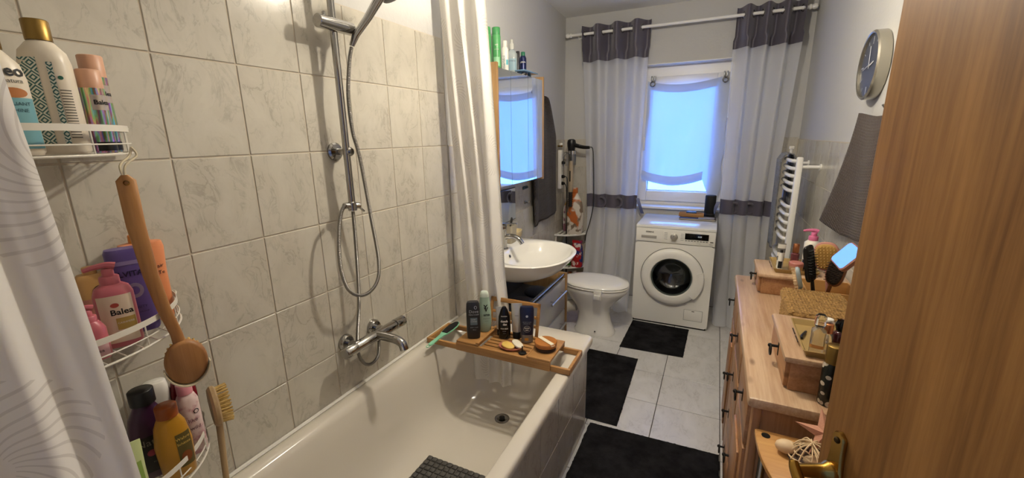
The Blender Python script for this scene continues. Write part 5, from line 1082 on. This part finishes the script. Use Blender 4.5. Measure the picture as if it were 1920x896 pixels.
# clutter behind the door at the wall
b = Bottle('perfume_bottle', 'faceted glass bottle near the wall behind the near tray', (1.775, 1.66, zb1+.0003), [(0, .02, .02, 3), (.08, .02, .02, 3), (.088, .01, .01, 2)], pg, cat='perfume'); b.rcap(.015, .088, .12, brushed)
b = Bottle('perfume_bottle', 'round green glass bottle near the wall beside the basket', (1.79, 1.755, DZ+.0005), [(0, .02, .02, 2), (.03, .026, .026, 2), (.08, .026, .026, 2), (.10, .011, .011, 2)], M('glass_green', '#3f6a55', .08, trans=.6), cat='perfume'); b.rcap(.012, .10, .125, MATS['case_blue_lid'])
# quarter-round shelf unit at the end of the dresser
qs = T('corner_shelf', 'quarter-round beech shelf unit with steel posts at the dresser end', 'shelf', (1.84, 1.272, 0))
def quarter(k): return [(0, 0)]+[(-.395*k*abs(cos(a))**.8, -.385*k*abs(sin(a))**.8) for a in [pi/2*i/20 for i in range(21)]]
for zz in (.735, .40, .08):
    g = G(); n_ = quarter(1); g.rings([[(x, y, zz) for x, y in quarter(.99)], [(x, y, zz+.003) for x, y in n_], [(x, y, zz+.015) for x, y in n_], [(x, y, zz+.018) for x, y in quarter(.99)]]); s_ = g.obj('shelf_board', shelf_wood, qs)
    G().lathe([(.011, 0), (.011, .0012), (0, .0016)], 18, cap1=False).obj('cap_plug', black, s_, (-.37, -.022, zz+.018))
for x, y in ((-.37, -.022), (-.022, -.35), (-.022, -.022)): G().tube([(x, y, 0), (x, y, .735)], .010, 12).obj('post', chrome, qs)
# seashell ornament
so = T('shell_ornament', 'starfish and seashells wrapped in a cream net on the corner shelf', 'ornament', (1.545, 1.185, .7535))
def star(c, R_, r_, th, rz, tilt, m, nm):
    mt = Matrix.Translation(c) @ Matrix.Rotation(tilt, 4, 'X') @ Matrix.Rotation(rz, 4, 'Z')
    top = [mt @ Vector(((R_ if i % 2 == 0 else r_)*cos(pi*i/5), (R_ if i % 2 == 0 else r_)*sin(pi*i/5), 0)) for i in range(10)]
    g = G(); g.v = [mt @ Vector((0, 0, th)), mt @ Vector((0, 0, -th*.6))]+top; g.uv = [(0, 0)]*12
    for i in range(10): g.f += [(0, 2+i, 2+(i+1) % 10), (1, 2+(i+1) % 10, 2+i)]
    return g.obj(nm, m, so)
st_m = M('starfish_rose', '#c28d74', .8, bump=(300, .6, .002))
star((.045, .035, .066), .066, .022, .013, .4, .9, st_m, 'starfish'); star((.075, -.01, .03), .04, .014, .01, 1.2, .4, st_m, 'starfish')
G().sphere((-.035, .01, .02), .022, 14, 8, (1.2, .9, .8)).sphere((.02, -.02, .016), .017, 12, 8, (1.4, .8, .9)).obj('shell', M('shell_cream', '#d8bd98', .5), so)
G().lathe([(.05, 0), (.055, .008), (.05, .012), (0, .013)], 24, cap1=False).obj('wooden_base', M('drift_wood', '#3a2417', .7), so, (.02, 0, 0))
g = G(); rr = random.Random(5)
for i in range(9):
    a = rr.uniform(0, pi); g.tube(catmull([(-.05*cos(a)+.015, -.05*sin(a), .012), (-.025*cos(a)+.015, -.028*sin(a), .038+rr.uniform(0, .012)), (.02*cos(a)+.015, .02*sin(a), .045+rr.uniform(0, .012)), (.05*cos(a)+.015, .05*sin(a), .012)], 6), .0018, 5)
for i in range(3): g.tube([(.015+(.048-.012*i)*cos(q), (.048-.012*i)*sin(q), .016+.011*i+.003*sin(5*q)) for q in [2*pi*j/24 for j in range(24)]], .0018, 5, closed=True)
g.obj('net', M('net_cream', '#d9c09a', .9), so)
b = Bottle('perfume_bottle', 'squat bottle with gold cap behind the starfish', (1.605, 1.235, .7535), [(0, .025, .02, 3), (.05, .025, .02, 3), (.056, .012, .012, 2)], M('perfume_amber', '#4a3318', .1, trans=.2), cat='perfume'); b.rcap(.018, .056, .09, gold)
b = Bottle('spray_bottle', 'dark teal bottle next to the door edge on the corner shelf', (1.632, 1.20, .7535), [(0, .022, .022, 2), (.10, .022, .022, 2), (.12, .012, .012, 2)], M('glass_teal', '#10332f', .1), cat='bottle'); b.rcap(.013, .12, .15, brushed)
pb = T('pink_box', 'upright salmon pink folder behind the door edge on the corner shelf', 'box', (1.597, 1.09, .7535), .35)
G().rbox((-.008, -.06, 0), (.008, .06, .105), .002).obj('box_body', M('card_salmon', '#d77f68', .5), pb); G().rbox((-.0085, -.0605, .105), (.0085, .0605, .115), .002).obj('box_lid', M('card_salmon_lid', '#c76f5a', .5), pb)
# ================================================================ right wall
ck = T('wall_clock', 'round grey-faced wall clock with silver rim', 'clock', (XR+.005, 2.385, 1.835))
AX = along((-1, 0, 0))
G().lathe([(.125, 0), (.137, .003), (.137, .04), (.131, .046), (.126, .044), (.125, .034)], 48, mtx=AX, cap1=False).obj('rim', M('rim_silver', '#b8b3a6', .25, .9), ck)
G().lathe([(0, .034), (.126, .034)], 48, mtx=AX, cap0=False, cap1=False).obj('dial', M('dial_grey', '#474a52', .5), ck)
mk = M('mark_silver', '#b9bcc2', .3, .6)
for i in range(12):
    a = 2*pi*i/12; m4 = Matrix.Translation((-.0348, 0, 0)) @ Matrix.Rotation(a, 4, 'X'); L_ = .03 if i % 3 == 0 else .016
    G().rbox((-.0008, -.003 if i % 3 == 0 else -.0015, .114-L_), (.0006, .003 if i % 3 == 0 else .0015, .114), .0004, 1, m4).obj('hour_mark', mk, ck)
hand = M('hand_white', '#d9dade', .4)
for nm, ang, L_, w_, xo in (('hour_hand', rad(78), .05, .003, -.037), ('minute_hand', rad(-8), .078, .0024, -.039), ('second_hand', rad(-100), .07, .0009, -.041)):
    G().rbox((-.0006, -w_, -.012), (.0006, w_, L_), .0004, 1, Matrix.Translation((xo, 0, 0)) @ Matrix.Rotation(ang, 4, 'X')).obj(nm, hand, ck)
# (hands turn about the wall normal)
def rt(u, v):
    z = 1.648-.53*v; yl = 2.43+.20*v**1.5; yr = 1.98+.04*v
    y = yr+(yl-yr)*u
    return (1.825-.018*sin(6*u+1.5*v)*(.3+.7*v)-.03*v*(u-.2), y, z-.02*(1-u)*(1-v)+.07*v*(u-.62)**1*(-.9 if u < .62 else .55)-.012*sin(3*u))
rtw = T('hand_towel', 'taupe waffle towel hanging on the right wall under the clock', 'towel', (1.825, 2.2, 1.1))
o = G().grid(rt, 44, 44, lambda u, v: (u*.5, v*.53)).obj('cloth', towel_right, rtw, (-1.825, -2.2, -1.1)); md = o.modifiers.new('thick', 'SOLIDIFY'); md.thickness = .012; md.offset = 0
G().tube(catmull([(.028, -.1, .55), (.0, -.1, .55), (-.012, -.1, .565)], 5), .004, 8).obj('hanging_loop', chrome, rtw)
# towel radiator
ra = T('towel_radiator', 'white ladder towel radiator on the right wall by the window', 'radiator', (1.738, 3.36, .50))
for y in (-.20, .20): G().rbox((-.017, y-.019, 0), (.017, y+.019, .92), .008).obj('upright', white_paint, ra)
zs_ = [.06+.052*i for i in range(5)]+[.40+.052*i for i in range(5)]+[.71+.046*i for i in range(5)]
for zz in zs_: G().tube(catmull([(-.006, -.188, zz), (-.03, -.15, zz), (-.038, 0, zz), (-.03, .15, zz), (-.006, .188, zz)], 5), .0115, 10).obj('rung', white_paint, ra)
for y, zz in ((-.2, .86), (.2, .86), (-.2, .1), (.2, .1)): G().tube([(.01, y, zz), (.116, y, zz)], .011, 10).lathe([(.02, 0), (.02, .01)], 14, o=(.105, y, zz), mtx=along((1, 0, 0))).obj('wall_bracket', white_paint, ra)
G().tube([(0, .2, .92), (0, .2, .955)], .008, 8).rbox((-.014, .186, .955), (.014, .214, .975), .003).obj('air_valve', white_plastic, ra)
gt = T('guest_towel', 'grey blue towel folded over the towel radiator', 'towel', (1.70, 3.44, .75))
def gtf(u, v):
    y = 3.36+.20*u+.01*sin(8*v)
    if v < .62: s_ = v/.62; return (1.673-.004*sin(9*u)-.01*s_, y+.03*(1-s_)*0, .79+.62*s_)
    if v < .7: a = pi*(v-.62)/.08; return (1.706-.033*cos(a), y, 1.41+.024*sin(a))
    s_ = (v-.7)/.3; return (1.741+.0*s_, y, 1.41-.32*s_)
o = G().grid(gtf, 16, 50, lambda u, v: (u*.2, v)).obj('cloth', towel_grey, gt, (-1.70, -3.44, -.75)); md = o.modifiers.new('thick', 'SOLIDIFY'); md.thickness = .008; md.offset = 0
# ================================================================ door
E0 = Vector((1.485, .835, 0)); HG = Vector((1.79, .03, 0)); dv_ = (HG-E0); DW = dv_.length; dv_.normalize(); dn = Vector((dv_.y, -dv_.x, 0))
if dn.x > 0: dn = -dn
dw = bpy.data.objects.new('door_1', None); C.objects.link(dw); dw.location = E0; dw.rotation_euler = (0, 0, atan2(dv_.y, dv_.x)); St(dw)
# local: x from free edge towards the hinges, y thickness; camera side is local -y or +y
side = 1 if (Matrix.Rotation(dw.rotation_euler[2], 3, 'Z') @ Vector((0, 1, 0))).dot(dn) > 0 else -1
def dbx(a, b): return tuple(min(p, q) for p, q in zip(a, b)), tuple(max(p, q) for p, q in zip(a, b))
lf = G().rbox(*dbx((0, 0, .008), (DW-.01, -side*.04, 2.03)), .003).obj('leaf', beech, dw)
HZ = 1.03
def plate_w(z):  # half width of the shaped backplate
    return .0125+.012*math.exp(-((z+.045)/.05)**2)-(.012*max(0, (z-.066)/.009)**2 if z > .066 else 0)-(.012*max(0, (-.158-z)/.012)**2 if z < -.158 else 0)
zs = [-.17+.245*i/48 for i in range(49)]
def prof(k, y): return [(.045+(plate_w(z_))*k*cos(0), y, HZ+z_*(.99 if k < 1 else 1)) for z_ in zs]+[(.045-(plate_w(z_))*k, y, HZ+z_*(.99 if k < 1 else 1)) for z_ in reversed(zs)]
hp = G().rings([prof(1.0, side*.0005), prof(1.0, side*.004), prof(.86, side*.0075)]).obj('handle_plate', brass, dw)
for zz in (-.155, .06): G().lathe([(.0045, 0), (.0055, .001), (.0035, .003), (0, .003)], 12, o=(.045, side*.0075, HZ+zz), mtx=along((0, side, 0)), cap1=False).obj('screw', M('screw_dark', '#3a2a12', .4, .8), hp)
G().rbox(*dbx((.0415, side*.0076, HZ-.12), (.0485, side*.0082, HZ-.09)), .0002).obj('keyhole', black, hp)
n0 = Vector((.045, side*.006, HZ))
G().lathe([(.0165, 0), (.0165, .008), (.012, .014), (.0115, .03), (.010, .05), (.0105, .056)], 22, o=n0, mtx=along((0, side, 0))).obj('handle_neck', brass, dw)
pts = [n0+Vector((-.006, side*.058, .012)), n0+Vector((.004, side*.060, .004)), n0+Vector((.03, side*.060, -.010)), n0+Vector((.06, side*.057, -.013)), n0+Vector((.095, side*.052, -.006)), n0+Vector((.118, side*.048, .004))]
G().tube(catmull(pts, 7), lambda t: .0095-.003*abs(2*t-1)**2, 14).obj('handle_lever', brass, dw)
for zz in (.3, 1.75): G().tube([(DW-.004, side*.006, zz), (DW-.004, side*.006, zz+.08)], .007, 10).obj('hinge', brass, dw)
# unseen fill lamp added in the hallway to brighten the near end
hl_ = T('hall_fill_lamp', 'small round fill lamp added on the unseen hallway ceiling', 'lamp', (1.1, -.75, 2.36))
G().sphere((0, 0, 0), .07, 18, 10).obj('bulb', M('hall_fill_bulb', '#ffffff', .4, emis=(LAMP_COLOR, HALL_FILL_POWER)), hl_); G().tube([(0, 0, .069), (0, 0, .255)], .004).obj('cord', white_plastic, hl_); G().lathe([(.012, .25), (.05, .26), (.052, .2698)], 18).obj('ceiling_rose', white_plastic, hl_)
